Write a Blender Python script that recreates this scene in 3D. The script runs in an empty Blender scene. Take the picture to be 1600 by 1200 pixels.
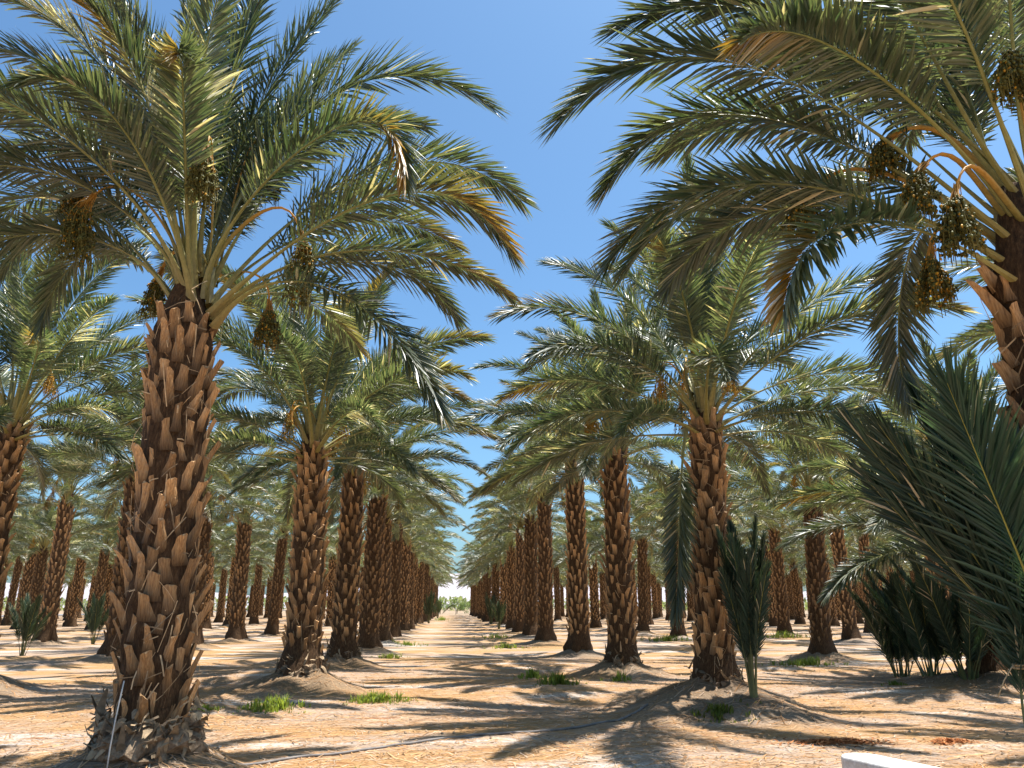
import bpy, math, random
import numpy as np
from mathutils import Vector, Matrix

R = math.radians
scene = bpy.context.scene
col = scene.collection

# ------------------------------------------------------------------ camera, sky, sun, exposure
CAM_H = 1.65
cam_data = bpy.data.cameras.new('camera')
cam_data.sensor_fit = 'HORIZONTAL'
cam_data.sensor_width = 36.0
cam_data.lens = 36.0 * 1200.0 / 1600.0
cam_data.clip_start = 0.05
cam_data.clip_end = 6000.0
cam = bpy.data.objects.new('camera', cam_data)
col.objects.link(cam)
cam.location = (0.0, 0.0, CAM_H)
cam.rotation_euler = (R(90 + 16.17), 0.0, R(-4.35))
scene.camera = cam

SUN_EL, SUN_AZ = 72.5, 76.0            # azimuth clockwise from the aisle direction (+Y)
world = bpy.data.worlds.new('World')
scene.world = world
world.use_nodes = True
wn = world.node_tree
wn.nodes.clear()
w_out = wn.nodes.new('ShaderNodeOutputWorld')
w_bg = wn.nodes.new('ShaderNodeBackground')
w_sky = wn.nodes.new('ShaderNodeTexSky')
w_sky.sky_type = 'NISHITA'
w_sky.sun_disc = False
w_sky.sun_elevation = R(SUN_EL)
w_sky.sun_rotation = R(SUN_AZ)
w_sky.air_density = 1.0
w_sky.dust_density = 2.0
w_sky.ozone_density = 2.0
w_bg.inputs['Strength'].default_value = 0.092
w_tint = wn.nodes.new('ShaderNodeMix')          # the photograph's cooler, cleaner blue, the same over the whole sky
w_tint.data_type = 'RGBA'
w_tint.blend_type = 'MULTIPLY'
w_tint.inputs[0].default_value = 1.0
w_tint.inputs[7].default_value = (0.66, 0.95, 1.10, 1.0)
wn.links.new(w_sky.outputs[0], w_tint.inputs[6])
wn.links.new(w_tint.outputs[2], w_bg.inputs[0])
wn.links.new(w_bg.outputs[0], w_out.inputs[0])

sun_data = bpy.data.lights.new('sun', 'SUN')
sun_data.energy = 5.0
sun_data.angle = R(0.53)
sun_data.color = (1.0, 0.962, 0.905)
sun = bpy.data.objects.new('sun', sun_data)
col.objects.link(sun)
sv = Vector((math.sin(R(SUN_AZ)) * math.cos(R(SUN_EL)), math.cos(R(SUN_AZ)) * math.cos(R(SUN_EL)), math.sin(R(SUN_EL))))
sun.rotation_euler = sv.to_track_quat('Z', 'Y').to_euler()
sun.location = (20, 20, 60)

scene.view_settings.view_transform = 'Standard'
scene.view_settings.look = 'None'
scene.view_settings.gamma = 1.0
scene.view_settings.exposure = 1.0
scene.view_settings.use_curve_mapping = False
scene.render.engine = 'CYCLES'
scene.cycles.max_bounces = 8
scene.cycles.diffuse_bounces = 4
scene.cycles.transmission_bounces = 5
scene.cycles.glossy_bounces = 2
scene.cycles.use_denoising = True

# ------------------------------------------------------------------ materials
def new_mat(name):
    m = bpy.data.materials.new(name)
    m.use_nodes = True
    nt = m.node_tree
    nt.nodes.clear()
    out = nt.nodes.new('ShaderNodeOutputMaterial')
    return m, nt, out

def N(nt, kind, **kw):
    n = nt.nodes.new(kind)
    for k, v in kw.items():
        setattr(n, k, v)
    return n

def mixc(nt, fac, a, b, blend='MIX'):
    n = nt.nodes.new('ShaderNodeMix')
    n.data_type = 'RGBA'
    n.blend_type = blend
    for sock, v in ((n.inputs[0], fac), (n.inputs[6], a), (n.inputs[7], b)):
        if isinstance(v, (int, float)):
            sock.default_value = v
        elif isinstance(v, tuple):
            sock.default_value = (*v, 1.0) if len(v) == 3 else v
        else:
            nt.links.new(v, sock)
    return n.outputs[2]

def ramp(nt, fac, stops):
    n = nt.nodes.new('ShaderNodeValToRGB')
    e = n.color_ramp.elements
    while len(e) < len(stops):
        e.new(0.5)
    for el, (p, c) in zip(e, stops):
        el.position = p
        el.color = (*c, 1.0) if len(c) == 3 else c
    nt.links.new(fac, n.inputs[0])
    return n.outputs[0]

def noise(nt, scale, detail=3.0, rough=0.55, vec=None, dim='3D'):
    n = nt.nodes.new('ShaderNodeTexNoise')
    n.inputs['Scale'].default_value = scale
    n.inputs['Detail'].default_value = detail
    n.inputs['Roughness'].default_value = rough
    if vec is not None:
        nt.links.new(vec, n.inputs['Vector'])
    return n

def coords(nt, scale=(1, 1, 1), kind='Object'):
    tc = nt.nodes.new('ShaderNodeTexCoord')
    mp = nt.nodes.new('ShaderNodeMapping')
    mp.inputs['Scale'].default_value = scale
    nt.links.new(tc.outputs[kind], mp.inputs['Vector'])
    return mp.outputs[0]

def leaf_material(name, transl=0.27, rough=0.40, gain=1.0, spec=0.95):
    m, nt, out = new_mat(name)
    at = N(nt, 'ShaderNodeAttribute', attribute_name='Col')
    oi = N(nt, 'ShaderNodeObjectInfo')
    mr = N(nt, 'ShaderNodeMapRange')
    mr.inputs['To Min'].default_value = 0.78 * gain
    mr.inputs['To Max'].default_value = 1.22 * gain
    nt.links.new(oi.outputs['Random'], mr.inputs['Value'])
    vm = N(nt, 'ShaderNodeVectorMath', operation='SCALE')
    nt.links.new(at.outputs['Color'], vm.inputs[0])
    nt.links.new(mr.outputs[0], vm.inputs['Scale'])
    c = vm.outputs[0]
    b = N(nt, 'ShaderNodeBsdfPrincipled')
    nt.links.new(c, b.inputs['Base Color'])
    b.inputs['Roughness'].default_value = rough
    b.inputs['Specular IOR Level'].default_value = spec
    t = N(nt, 'ShaderNodeBsdfTranslucent')
    tc = mixc(nt, 1.0, c, (2.4, 2.4, 1.2), 'MULTIPLY')
    nt.links.new(tc, t.inputs['Color'])
    ms = N(nt, 'ShaderNodeMixShader')
    ms.inputs[0].default_value = transl
    nt.links.new(b.outputs[0], ms.inputs[1])
    nt.links.new(t.outputs[0], ms.inputs[2])
    nt.links.new(ms.outputs[0], out.inputs[0])
    return m

def col_material(name, rough=0.55, nscale=30.0, namp=0.35, bump=0.0, spec=0.35):
    """Colour from the mesh's own Col attribute, broken up by fine noise."""
    m, nt, out = new_mat(name)
    at = N(nt, 'ShaderNodeAttribute', attribute_name='Col')
    nz = noise(nt, nscale, 4.0, 0.6, coords(nt))
    mr = N(nt, 'ShaderNodeMapRange')
    mr.inputs['From Min'].default_value = 0.25
    mr.inputs['From Max'].default_value = 0.75
    mr.inputs['To Min'].default_value = 1.0 - namp
    mr.inputs['To Max'].default_value = 1.0 + namp
    nt.links.new(nz.outputs[0], mr.inputs['Value'])
    vm = N(nt, 'ShaderNodeVectorMath', operation='SCALE')
    nt.links.new(at.outputs['Color'], vm.inputs[0])
    nt.links.new(mr.outputs[0], vm.inputs['Scale'])
    b = N(nt, 'ShaderNodeBsdfPrincipled')
    nt.links.new(vm.outputs[0], b.inputs['Base Color'])
    b.inputs['Roughness'].default_value = rough
    b.inputs['Specular IOR Level'].default_value = spec
    if bump:
        bp = N(nt, 'ShaderNodeBump')
        bp.inputs['Strength'].default_value = bump
        bp.inputs['Distance'].default_value = 0.02
        nt.links.new(nz.outputs[0], bp.inputs['Height'])
        nt.links.new(bp.outputs[0], b.inputs['Normal'])
    nt.links.new(b.outputs[0], out.inputs[0])
    return m

def boot_material():
    m, nt, out = new_mat('dry_leaf_base')
    oi = N(nt, 'ShaderNodeObjectInfo')
    at = N(nt, 'ShaderNodeAttribute', attribute_name='Col')
    vec = coords(nt, (40.0, 40.0, 4.0))
    streak = noise(nt, 1.6, 5.0, 0.6, vec)
    blot = noise(nt, 9.0, 3.0, 0.6, coords(nt))
    base = ramp(nt, streak.outputs[0], [(0.25, (0.15, 0.072, 0.030)), (0.5, (0.45, 0.25, 0.105)), (0.75, (0.66, 0.42, 0.20))])
    grey = mixc(nt, 0.0, base, (0.34, 0.26, 0.17))
    gm = grey.node
    gr = N(nt, 'ShaderNodeMapRange')
    gr.inputs['From Min'].default_value = 0.45
    gr.inputs['From Max'].default_value = 0.75
    gr.inputs['To Max'].default_value = 0.65
    nt.links.new(blot.outputs[0], gr.inputs['Value'])
    nt.links.new(gr.outputs[0], gm.inputs[0])
    br = N(nt, 'ShaderNodeMapRange')
    br.inputs['To Min'].default_value = 0.55
    br.inputs['To Max'].default_value = 1.35
    nt.links.new(oi.outputs['Random'], br.inputs['Value'])
    v1 = N(nt, 'ShaderNodeVectorMath', operation='SCALE')
    nt.links.new(grey, v1.inputs[0])
    nt.links.new(br.outputs[0], v1.inputs['Scale'])
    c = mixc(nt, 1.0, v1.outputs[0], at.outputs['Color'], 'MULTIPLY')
    b = N(nt, 'ShaderNodeBsdfPrincipled')
    nt.links.new(c, b.inputs['Base Color'])
    b.inputs['Roughness'].default_value = 0.68
    b.inputs['Specular IOR Level'].default_value = 0.3
    bp = N(nt, 'ShaderNodeBump')
    bp.inputs['Strength'].default_value = 0.6
    bp.inputs['Distance'].default_value = 0.012
    nt.links.new(streak.outputs[0], bp.inputs['Height'])
    nt.links.new(bp.outputs[0], b.inputs['Normal'])
    nt.links.new(b.outputs[0], out.inputs[0])
    return m

def trunk_material():
    m, nt, out = new_mat('fibrous_trunk')
    vec = coords(nt, (22.0, 22.0, 5.0))
    n1 = noise(nt, 2.0, 6.0, 0.7, vec)
    c = ramp(nt, n1.outputs[0], [(0.3, (0.030, 0.017, 0.009)), (0.55, (0.10, 0.055, 0.026)), (0.8, (0.26, 0.16, 0.08))])
    b = N(nt, 'ShaderNodeBsdfPrincipled')
    nt.links.new(c, b.inputs['Base Color'])
    b.inputs['Roughness'].default_value = 0.85
    b.inputs['Specular IOR Level'].default_value = 0.2
    bp = N(nt, 'ShaderNodeBump')
    bp.inputs['Strength'].default_value = 0.9
    bp.inputs['Distance'].default_value = 0.05
    nt.links.new(n1.outputs[0], bp.inputs['Height'])
    nt.links.new(bp.outputs[0], b.inputs['Normal'])
    nt.links.new(b.outputs[0], out.inputs[0])
    return m

def ground_material():
    m, nt, out = new_mat('sandy_orchard_soil')
    g = coords(nt)
    big = noise(nt, 0.32, 4.0, 0.6, coords(nt, (0.55, 1.25, 1.0)))
    mid = noise(nt, 1.7, 5.0, 0.62, coords(nt, (0.6, 1.3, 1.0)))
    fine = noise(nt, 26.0, 4.0, 0.65, g)
    straw = noise(nt, 9.0, 5.0, 0.75, coords(nt, (0.8, 4.0, 1.0)))
    sand = ramp(nt, mid.outputs[0], [(0.25, (0.42, 0.295, 0.21)), (0.5, (0.55, 0.405, 0.30)), (0.75, (0.66, 0.525, 0.415))])
    litter = ramp(nt, straw.outputs[0], [(0.3, (0.34, 0.165, 0.06)), (0.5, (0.62, 0.345, 0.13)), (0.72, (0.72, 0.46, 0.22))])
    f1 = ramp(nt, big.outputs[0], [(0.43, (0, 0, 0)), (0.54, (1, 1, 1))])
    f1b = mixc(nt, 0.35, f1, straw.outputs[0], 'MULTIPLY')
    c = mixc(nt, f1b, sand, litter)
    # the raked straw strip beside the rows
    sp = N(nt, 'ShaderNodeSeparateXYZ')
    nt.links.new(g, sp.inputs[0])
    # bleached crust
    crust = noise(nt, 0.55, 3.0, 0.5, coords(nt, (0.5, 1.6, 1.0)))
    f2 = ramp(nt, crust.outputs[0], [(0.56, (0, 0, 0)), (0.66, (1, 1, 1))])
    c = mixc(nt, f2, c, (0.74, 0.66, 0.58))
    # red-brown husk patches
    red = noise(nt, 1.1, 3.0, 0.6, coords(nt, (0.55, 2.2, 1.0)))
    f3 = ramp(nt, red.outputs[0], [(0.63, (0, 0, 0)), (0.69, (1, 1, 1))])
    f3b = mixc(nt, 0.5, f3, fine.outputs[0], 'MULTIPLY')
    c = mixc(nt, f3b, c, (0.40, 0.15, 0.055))
    # bare earth on the mounds (vertex mask)
    at = N(nt, 'ShaderNodeAttribute', attribute_name='Col')
    sx = N(nt, 'ShaderNodeSeparateColor')
    nt.links.new(at.outputs['Color'], sx.inputs[0])
    earth = ramp(nt, mid.outputs[0], [(0.3, (0.22, 0.155, 0.10)), (0.7, (0.40, 0.295, 0.195))])
    c = mixc(nt, sx.outputs[0], c, earth)
    c = mixc(nt, sx.outputs[1], c, (0.42, 0.33, 0.23))
    fr = N(nt, 'ShaderNodeMapRange')
    fr.inputs['From Min'].default_value = 0.3
    fr.inputs['From Max'].default_value = 0.7
    fr.inputs['To Min'].default_value = 0.43
    fr.inputs['To Max'].default_value = 0.80
    nt.links.new(fine.outputs[0], fr.inputs['Value'])
    v1 = N(nt, 'ShaderNodeVectorMath', operation='SCALE')
    nt.links.new(c, v1.inputs[0])
    nt.links.new(fr.outputs[0], v1.inputs['Scale'])
    b = N(nt, 'ShaderNodeBsdfPrincipled')
    nt.links.new(v1.outputs[0], b.inputs['Base Color'])
    b.inputs['Roughness'].default_value = 0.95
    b.inputs['Specular IOR Level'].default_value = 0.1
    bp = N(nt, 'ShaderNodeBump')
    bp.inputs['Strength'].default_value = 0.7
    bp.inputs['Distance'].default_value = 0.03
    ad = N(nt, 'ShaderNodeMath', operation='ADD')
    nt.links.new(fine.outputs[0], ad.inputs[0])
    nt.links.new(straw.outputs[0], ad.inputs[1])
    nt.links.new(ad.outputs[0], bp.inputs['Height'])
    nt.links.new(bp.outputs[0], b.inputs['Normal'])
    nt.links.new(b.outputs[0], out.inputs[0])
    return m

def plain(name, c1, c2, scale=12.0, rough=0.8, bump=0.3, spec=0.25):
    m, nt, out = new_mat(name)
    nz = noise(nt, scale, 4.0, 0.6, coords(nt))
    c = ramp(nt, nz.outputs[0], [(0.3, c1), (0.7, c2)])
    b = N(nt, 'ShaderNodeBsdfPrincipled')
    nt.links.new(c, b.inputs['Base Color'])
    b.inputs['Roughness'].default_value = rough
    b.inputs['Specular IOR Level'].default_value = spec
    if bump:
        bp = N(nt, 'ShaderNodeBump')
        bp.inputs['Strength'].default_value = bump
        bp.inputs['Distance'].default_value = 0.02
        nt.links.new(nz.outputs[0], bp.inputs['Height'])
        nt.links.new(bp.outputs[0], b.inputs['Normal'])
    nt.links.new(b.outputs[0], out.inputs[0])
    return m

M_LEAF = leaf_material('palm_leaflet')
M_PUP = leaf_material('offshoot_leaflet', transl=0.22, rough=0.48, spec=0.35)
M_WEED = leaf_material('weed_leaf', transl=0.4, rough=0.6, spec=0.3)
M_RACHIS = col_material('frond_stalk', 0.42, 18.0, 0.25, 0.15, 0.45)
M_BOOT = boot_material()
M_TRUNK = trunk_material()
M_FIBRE = col_material('dry_fibre', 0.8, 14.0, 0.4)
M_FRUIT = col_material('green_dates', 0.62, 20.0, 0.3, 0.0, 0.25)
M_STALK = col_material('fruit_stalk', 0.5, 25.0, 0.25)
M_SOIL = ground_material()
M_STRAW = col_material('dry_straw', 0.85, 10.0, 0.25, 0.0, 0.2)
M_WHITE = plain('whitewashed_concrete', (0.50, 0.47, 0.43), (0.82, 0.81, 0.79), 14.0, 0.75, 0.35)
M_HOSE = plain('faded_hose', (0.13, 0.115, 0.105), (0.24, 0.21, 0.19), 6.0, 0.6, 0.1)
M_ROAD = plain('old_asphalt', (0.16, 0.155, 0.16), (0.24, 0.23, 0.235), 3.0, 0.9, 0.2)
M_HILL = plain('desert_hill', (0.30, 0.27, 0.285), (0.40, 0.36, 0.37), 0.02, 0.95, 0.0)  # pale lilac: distance haze put into the hill colour, no air built
M_TWINE = plain('twine', (0.40, 0.28, 0.14), (0.58, 0.44, 0.26), 60.0, 0.85, 0.2)
M_POST = plain('weathered_post', (0.50, 0.46, 0.40), (0.68, 0.64, 0.58), 8.0, 0.85, 0.2)
M_ROOT = plain('root_fibre', (0.10, 0.065, 0.04), (0.36, 0.26, 0.165), 16.0, 0.95, 1.0)

# ------------------------------------------------------------------ mesh helpers
class MB:
    """Collects vertices, faces, vertex colours and material slots for ONE mesh."""
    def __init__(self):
        self.v, self.f, self.c, self.m, self.n = [], [], [], [], 0
    def add(self, V, F, C, mi=0):
        V = np.asarray(V, float)
        k = self.n
        self.v.append(V)
        C = np.asarray(C, float)
        if C.ndim == 1:
            C = np.tile(C, (len(V), 1))
        self.c.append(C)
        self.f.extend([tuple(int(i) + k for i in q) for q in F])
        self.m.extend([mi] * len(F))
        self.n += len(V)
    def mesh(self, name, mats, smooth=True):
        me = bpy.data.meshes.new(name)
        V = np.concatenate(self.v) if self.v else np.zeros((0, 3))
        me.from_pydata(V.tolist(), [], self.f)
        for m in mats:
            me.materials.append(m)
        me.polygons.foreach_set('material_index', np.array(self.m, dtype=np.int32))
        me.polygons.foreach_set('use_smooth', np.full(len(self.f), smooth, dtype=bool))
        C = np.concatenate(self.c)
        at = me.color_attributes.new('Col', 'FLOAT_COLOR', 'POINT')
        at.data.foreach_set('color', np.concatenate([C, np.ones((len(C), 1))], 1).astype(np.float32).ravel())
        me.update()
        return me

def link(name, me, parent=None, loc=(0, 0, 0), rot=(0, 0, 0), scale=(1, 1, 1)):
    o = bpy.data.objects.new(name, me)
    col.objects.link(o)
    if parent is not None:
        o.parent = parent
    o.location = loc
    o.rotation_euler = rot
    o.scale = scale
    return o

def tag(o, label=None, cat=None, group=None, kind=None):
    if label: o['label'] = label
    if cat: o['category'] = cat
    if group: o['group'] = group
    if kind: o['kind'] = kind
    return o

def unit(v):
    return v / np.maximum(np.linalg.norm(v, axis=-1, keepdims=True), 1e-9)

def curve4(P, n):
    """n points on the cubic through the four given points (chord parameter)."""
    P = np.asarray(P, float)
    d = np.linalg.norm(np.diff(P, axis=0), axis=1)
    t = np.concatenate([[0], np.cumsum(d)]) / d.sum()
    A = np.vander(t, 4)
    K = np.linalg.solve(A, P)
    s = np.linspace(0, 1, n)
    Q = np.vander(s, 4) @ K
    # even out the spacing
    L = np.concatenate([[0], np.cumsum(np.linalg.norm(np.diff(Q, axis=0), axis=1))])
    s2 = np.interp(np.linspace(0, L[-1], n), L, s)
    return np.vander(s2, 4) @ K, L[-1]

def tube(mb, P, rad, col_, sides=5, mi=0, flat=1.0, cap=True):
    P = np.asarray(P, float)
    n = len(P)
    T = unit(np.gradient(P, axis=0))
    ref = np.array([0.3, 0.2, 1.0]) if abs(T[n // 2][2]) < 0.8 else np.array([1.0, 0.2, 0.1])
    S = unit(np.cross(T, ref))
    U = np.cross(S, T)
    rad = np.broadcast_to(np.asarray(rad, float), (n,))
    a = np.linspace(0, 2 * np.pi, sides, endpoint=False)
    V = (P[:, None] + rad[:, None, None] * (np.cos(a)[None, :, None] * S[:, None] + flat * np.sin(a)[None, :, None] * U[:, None])).reshape(-1, 3)
    F = [(i * sides + j, i * sides + (j + 1) % sides, (i + 1) * sides + (j + 1) % sides, (i + 1) * sides + j) for i in range(n - 1) for j in range(sides)]
    if cap:
        F.append(tuple(range(sides))[::-1])
        F.append(tuple((n - 1) * sides + j for j in range(sides)))
    C = np.asarray(col_, float)
    if C.ndim == 2:
        C = np.repeat(C, sides, axis=0)
    mb.add(V, F, C, mi)

GREEN = np.array([0.033, 0.056, 0.029])
OLIVE = np.array([0.132, 0.148, 0.080])
BLUE = np.array([0.033, 0.062, 0.040])
YEL = np.array([0.46, 0.25, 0.03])
DRY = np.array([0.42, 0.36, 0.24])

def add_frond(mb, P, lod, rng, yellow=0.0, blue=0.0, twist=0.0, wide=1.0, bare=0.2, pet=1.0, wscale=1.0, tone=1.0, narrow=1.0, pale=None):
    """A pinnate date-palm frond along the cubic through the four points P: tapered stalk, two ranks of folded leaflets."""
    ns = {0: 26, 1: 12, 2: 7}[lod]
    Q, L = curve4(P, ns)
    T = unit(np.gradient(Q, axis=0))
    h = Q[-1] - Q[0]
    h[2] = 0
    if np.linalg.norm(h) < 0.15:
        h = np.array([Q[-1][0], Q[-1][1], 0.0]) + 1e-3
    h = h / np.linalg.norm(h)
    S0 = np.cross(h, [0, 0, 1.0])
    S = unit(S0 - T * (T @ S0)[:, None])
    U = np.cross(S, T)
    s = np.linspace(0, 1, ns)
    tw = twist * s ** 1.3
    S, U = S * np.cos(tw)[:, None] + U * np.sin(tw)[:, None], U * np.cos(tw)[:, None] - S * np.sin(tw)[:, None]
    # stalk
    r = np.interp(s, [0, 0.05, 0.12, 0.25, 0.6, 1.0], [0.075, 0.052, 0.036, 0.024, 0.012, 0.003]) * (L / 4.2) ** 0.5 * pet
    sd = {0: 6, 1: 4, 2: 3}[lod]
    a = np.linspace(0, 2 * np.pi, sd, endpoint=False)
    V = (Q[:, None] + r[:, None, None] * (np.cos(a)[None, :, None] * S[:, None] + 0.62 * np.sin(a)[None, :, None] * U[:, None])).reshape(-1, 3)
    F = [(i * sd + j, i * sd + (j + 1) % sd, (i + 1) * sd + (j + 1) % sd, (i + 1) * sd + j) for i in range(ns - 1) for j in range(sd)]
    c0, c1, c2 = np.array([0.26, 0.205, 0.075]), np.array([0.25, 0.235, 0.075]), np.array([0.17, 0.19, 0.06])
    C = np.where(s[:, None] < 0.15, c0 + (c1 - c0) * (s[:, None] / 0.15), c1 + (c2 - c1) * np.clip((s[:, None] - 0.15) / 0.6, 0, 1))
    if blue > 0.5:
        C = np.where(s[:, None] < 0.5, np.array([0.12, 0.13, 0.045]), np.array([0.30, 0.27, 0.05]))
    mb.add(V, F, np.repeat(C * tone, sd, axis=0), 1)
    # leaflets
    n = {0: 180, 1: 108, 2: 64}[lod]
    wf = {0: 0.036, 1: 0.048, 2: 0.072}[lod] * wscale * (L / 4.2) ** 0.5
    for side in (-1.0, 1.0):
        u = np.linspace(bare, 0.992, n) + rng.uniform(-0.4, 0.4, n) * (0.8 / n)
        u = np.clip(u, bare, 0.995)
        f = u * (ns - 1)
        i0 = np.clip(f.astype(int), 0, ns - 2)
        w = (f - i0)[:, None]
        p = Q[i0] * (1 - w) + Q[i0 + 1] * w
        t = unit(T[i0] * (1 - w) + T[i0 + 1] * w)
        sv_ = unit(S[i0] * (1 - w) + S[i0 + 1] * w)
        uv = np.cross(sv_, t)
        x = (u - bare) / (1 - bare)
        ang = np.radians(np.interp(x, [0, 0.15, 0.6, 1], [60, 50, 38, 14]) * narrow + rng.normal(0, 3.5, n))
        plane = np.radians(np.array([20.0, -14.0, 50.0])[np.arange(n) % 3] + rng.normal(0, 6, n))
        d = unit(t * np.cos(ang)[:, None] + (side * sv_ * np.cos(plane)[:, None] + uv * np.sin(plane)[:, None]) * np.sin(ang)[:, None])
        prof = np.interp(x, [0, 0.06, 0.3, 0.6, 0.9, 1.0], [0.35, 0.7, 1.0, 0.95, 0.68, 0.5])
        l = (0.118 * L + 0.10) * wide * prof * rng.uniform(0.86, 1.1, n)
        roll = rng.normal(0.0, 0.45, n)
        wv = unit(np.cross(d, uv))
        nv = np.cross(wv, d)
        wv, nv = wv * np.cos(roll)[:, None] + nv * np.sin(roll)[:, None], nv * np.cos(roll)[:, None] - wv * np.sin(roll)[:, None]
        hw = 0.5 * wf * np.interp(x, [0, 0.1, 0.7, 1], [0.55, 1.0, 0.95, 0.6]) * rng.uniform(0.8, 1.15, n)
        g = np.array([0, 0, -1.0])
        def at(q, sag):
            return p + d * (l * q)[:, None] + g * (l * sag)[:, None]
        mixo = np.clip(rng.normal(0.42, 0.36, n), 0, 1)[:, None]
        base = GREEN * (1 - mixo) + OLIVE * mixo
        if blue:
            base = base * (1 - blue) + BLUE * blue * rng.uniform(0.75, 1.25, (n, 1))
        base = base * rng.uniform(0.8, 1.25, (n, 1)) * tone
        if yellow > 0 and (side > 0 or yellow > 0.92):
            yw = np.clip((x - 0.48) / 0.35, 0, 1) * np.clip(rng.normal(0.62, 0.35, n), 0, 1) * min(1.0, yellow)
            base = base * (1 - yw[:, None]) + YEL * rng.uniform(0.65, 1.15, (n, 1)) * yw[:, None]
        if pale and side < 0:                     # a stretch of bleached, sun-killed leaflets, doubling as cream highlights painted into the colour
            pk = ((x > pale[0]) & (x < pale[1]) & (rng.random(n) < .8))[:, None]
            base = np.where(pk, np.array([.62, .58, .44]) * rng.uniform(.7, 1.1, (n, 1)), base)
        dry = (rng.random(n) < 0.022)[:, None]
        base = np.where(dry, DRY * 1.25, base)
        tipc = base * 0.75 + np.array([0.20, 0.16, 0.06]) * 0.25
        if lod == 0:
            st1, st2, tip = at(0.32, 0.01), at(0.72, 0.05), at(1.0, 0.10)
            fold = 0.45
            V = np.stack([p,
                          st1 - wv * hw[:, None] + nv * (hw * fold)[:, None], st1, st1 + wv * hw[:, None] + nv * (hw * fold)[:, None],
                          st2 - wv * (hw * 0.72)[:, None] + nv * (hw * fold * 0.7)[:, None], st2, st2 + wv * (hw * 0.72)[:, None] + nv * (hw * fold * 0.7)[:, None],
                          tip], 1).reshape(-1, 3)
            C = np.stack([base * 1.05, base, base, base, base, base, base, tipc], 1).reshape(-1, 3)
            k = np.arange(n)[:, None] * 8
            F = np.concatenate([k + [0, 1, 2], k + [0, 2, 3], k + [4, 7, 5], k + [5, 7, 6]]).tolist() + np.concatenate([k + [1, 4, 5, 2], k + [2, 5, 6, 3]]).tolist()
        else:
            mdl, tip = at(0.42, 0.015), at(1.0, 0.09)
            V = np.stack([p, mdl - wv * hw[:, None], tip, mdl + wv * hw[:, None]], 1).reshape(-1, 3)
            C = np.stack([base, base, tipc, base], 1).reshape(-1, 3)
            k = np.arange(n)[:, None] * 4
            F = (k + [0, 1, 2, 3]).tolist()
        mb.add(V, F, C, 0)
    return L

def frond_mesh(P, lod=0, seed=0, pup=False, **kw):
    mb = MB()
    add_frond(mb, P, lod, np.random.default_rng(seed), **kw)
    return mb.mesh('frond', [M_PUP if pup else M_LEAF, M_RACHIS], smooth=False)

def arc(L, th0, bend, power=1.4, r0=0.12, side=0.0, n=40):
    """Four points of a frond that leaves the crown at elevation th0 and bends over by `bend` degrees (in the local x-z plane)."""
    s = np.linspace(0, 1, n)
    th = np.radians(th0 - bend * s ** power)
    x = r0 + np.concatenate([[0], np.cumsum(np.cos(th[:-1]) * L / (n - 1))])
    z = np.concatenate([[0], np.cumsum(np.sin(th[:-1]) * L / (n - 1))])
    y = side * s ** 2
    q = np.stack([x, y, z], 1)
    return q[[0, int(n * .35), int(n * .7), n - 1]]

# crown classes, outermost to innermost: launch elevation, bend, length
CLASSES = [(13, 54, 3.9), (27, 62, 4.3), (40, 72, 4.4), (51, 76, 4.7), (61, 72, 4.8), (71, 62, 4.7), (79, 46, 4.5), (85, 26, 3.8)]
rng0 = random.Random(7)
FROND = {0: [], 1: []}
for lod in (0, 1):
    for ci, (th, bd, L) in enumerate(CLASSES):
        row = []
        for k in range(4 if lod == 0 else 3):
            row.append(frond_mesh(arc(L * rng0.uniform(.92, 1.08), th + rng0.uniform(-5, 5), bd + rng0.uniform(-9, 9), rng0.uniform(1.2, 1.7), 0.14, rng0.uniform(-.5, .5)),
                                  lod, 100 * lod + 10 * ci + k, yellow=0.7 if (k == 2 and ci in (2, 3, 4, 5)) else (0.32 if k == 1 else 0.0),
                                  twist=rng0.choice([-1, 1]) * rng0.uniform(.2, 1.0), bare=0.27, pale=(.3, .55) if (k == 0 and ci % 3 == 1) else None, tone=rng0.uniform(.9, 1.15)))
        FROND[lod].append(row)

def crown_slots(nf, rnd, H, start=0.0):
    """Spiral of frond positions on the crown: (class, azimuth, height above the ground, roll)."""
    out = []
    for i in range(nf):
        t = i / (nf - 1)
        ci = min(7, int(t ** 1.1 * 8))
        az = start + i * 2.39996 + rnd.uniform(-.2, .2)
        out.append((ci, az, H - 0.10 + t * 0.75, rnd.uniform(-.12, .12)))
    return out

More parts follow.
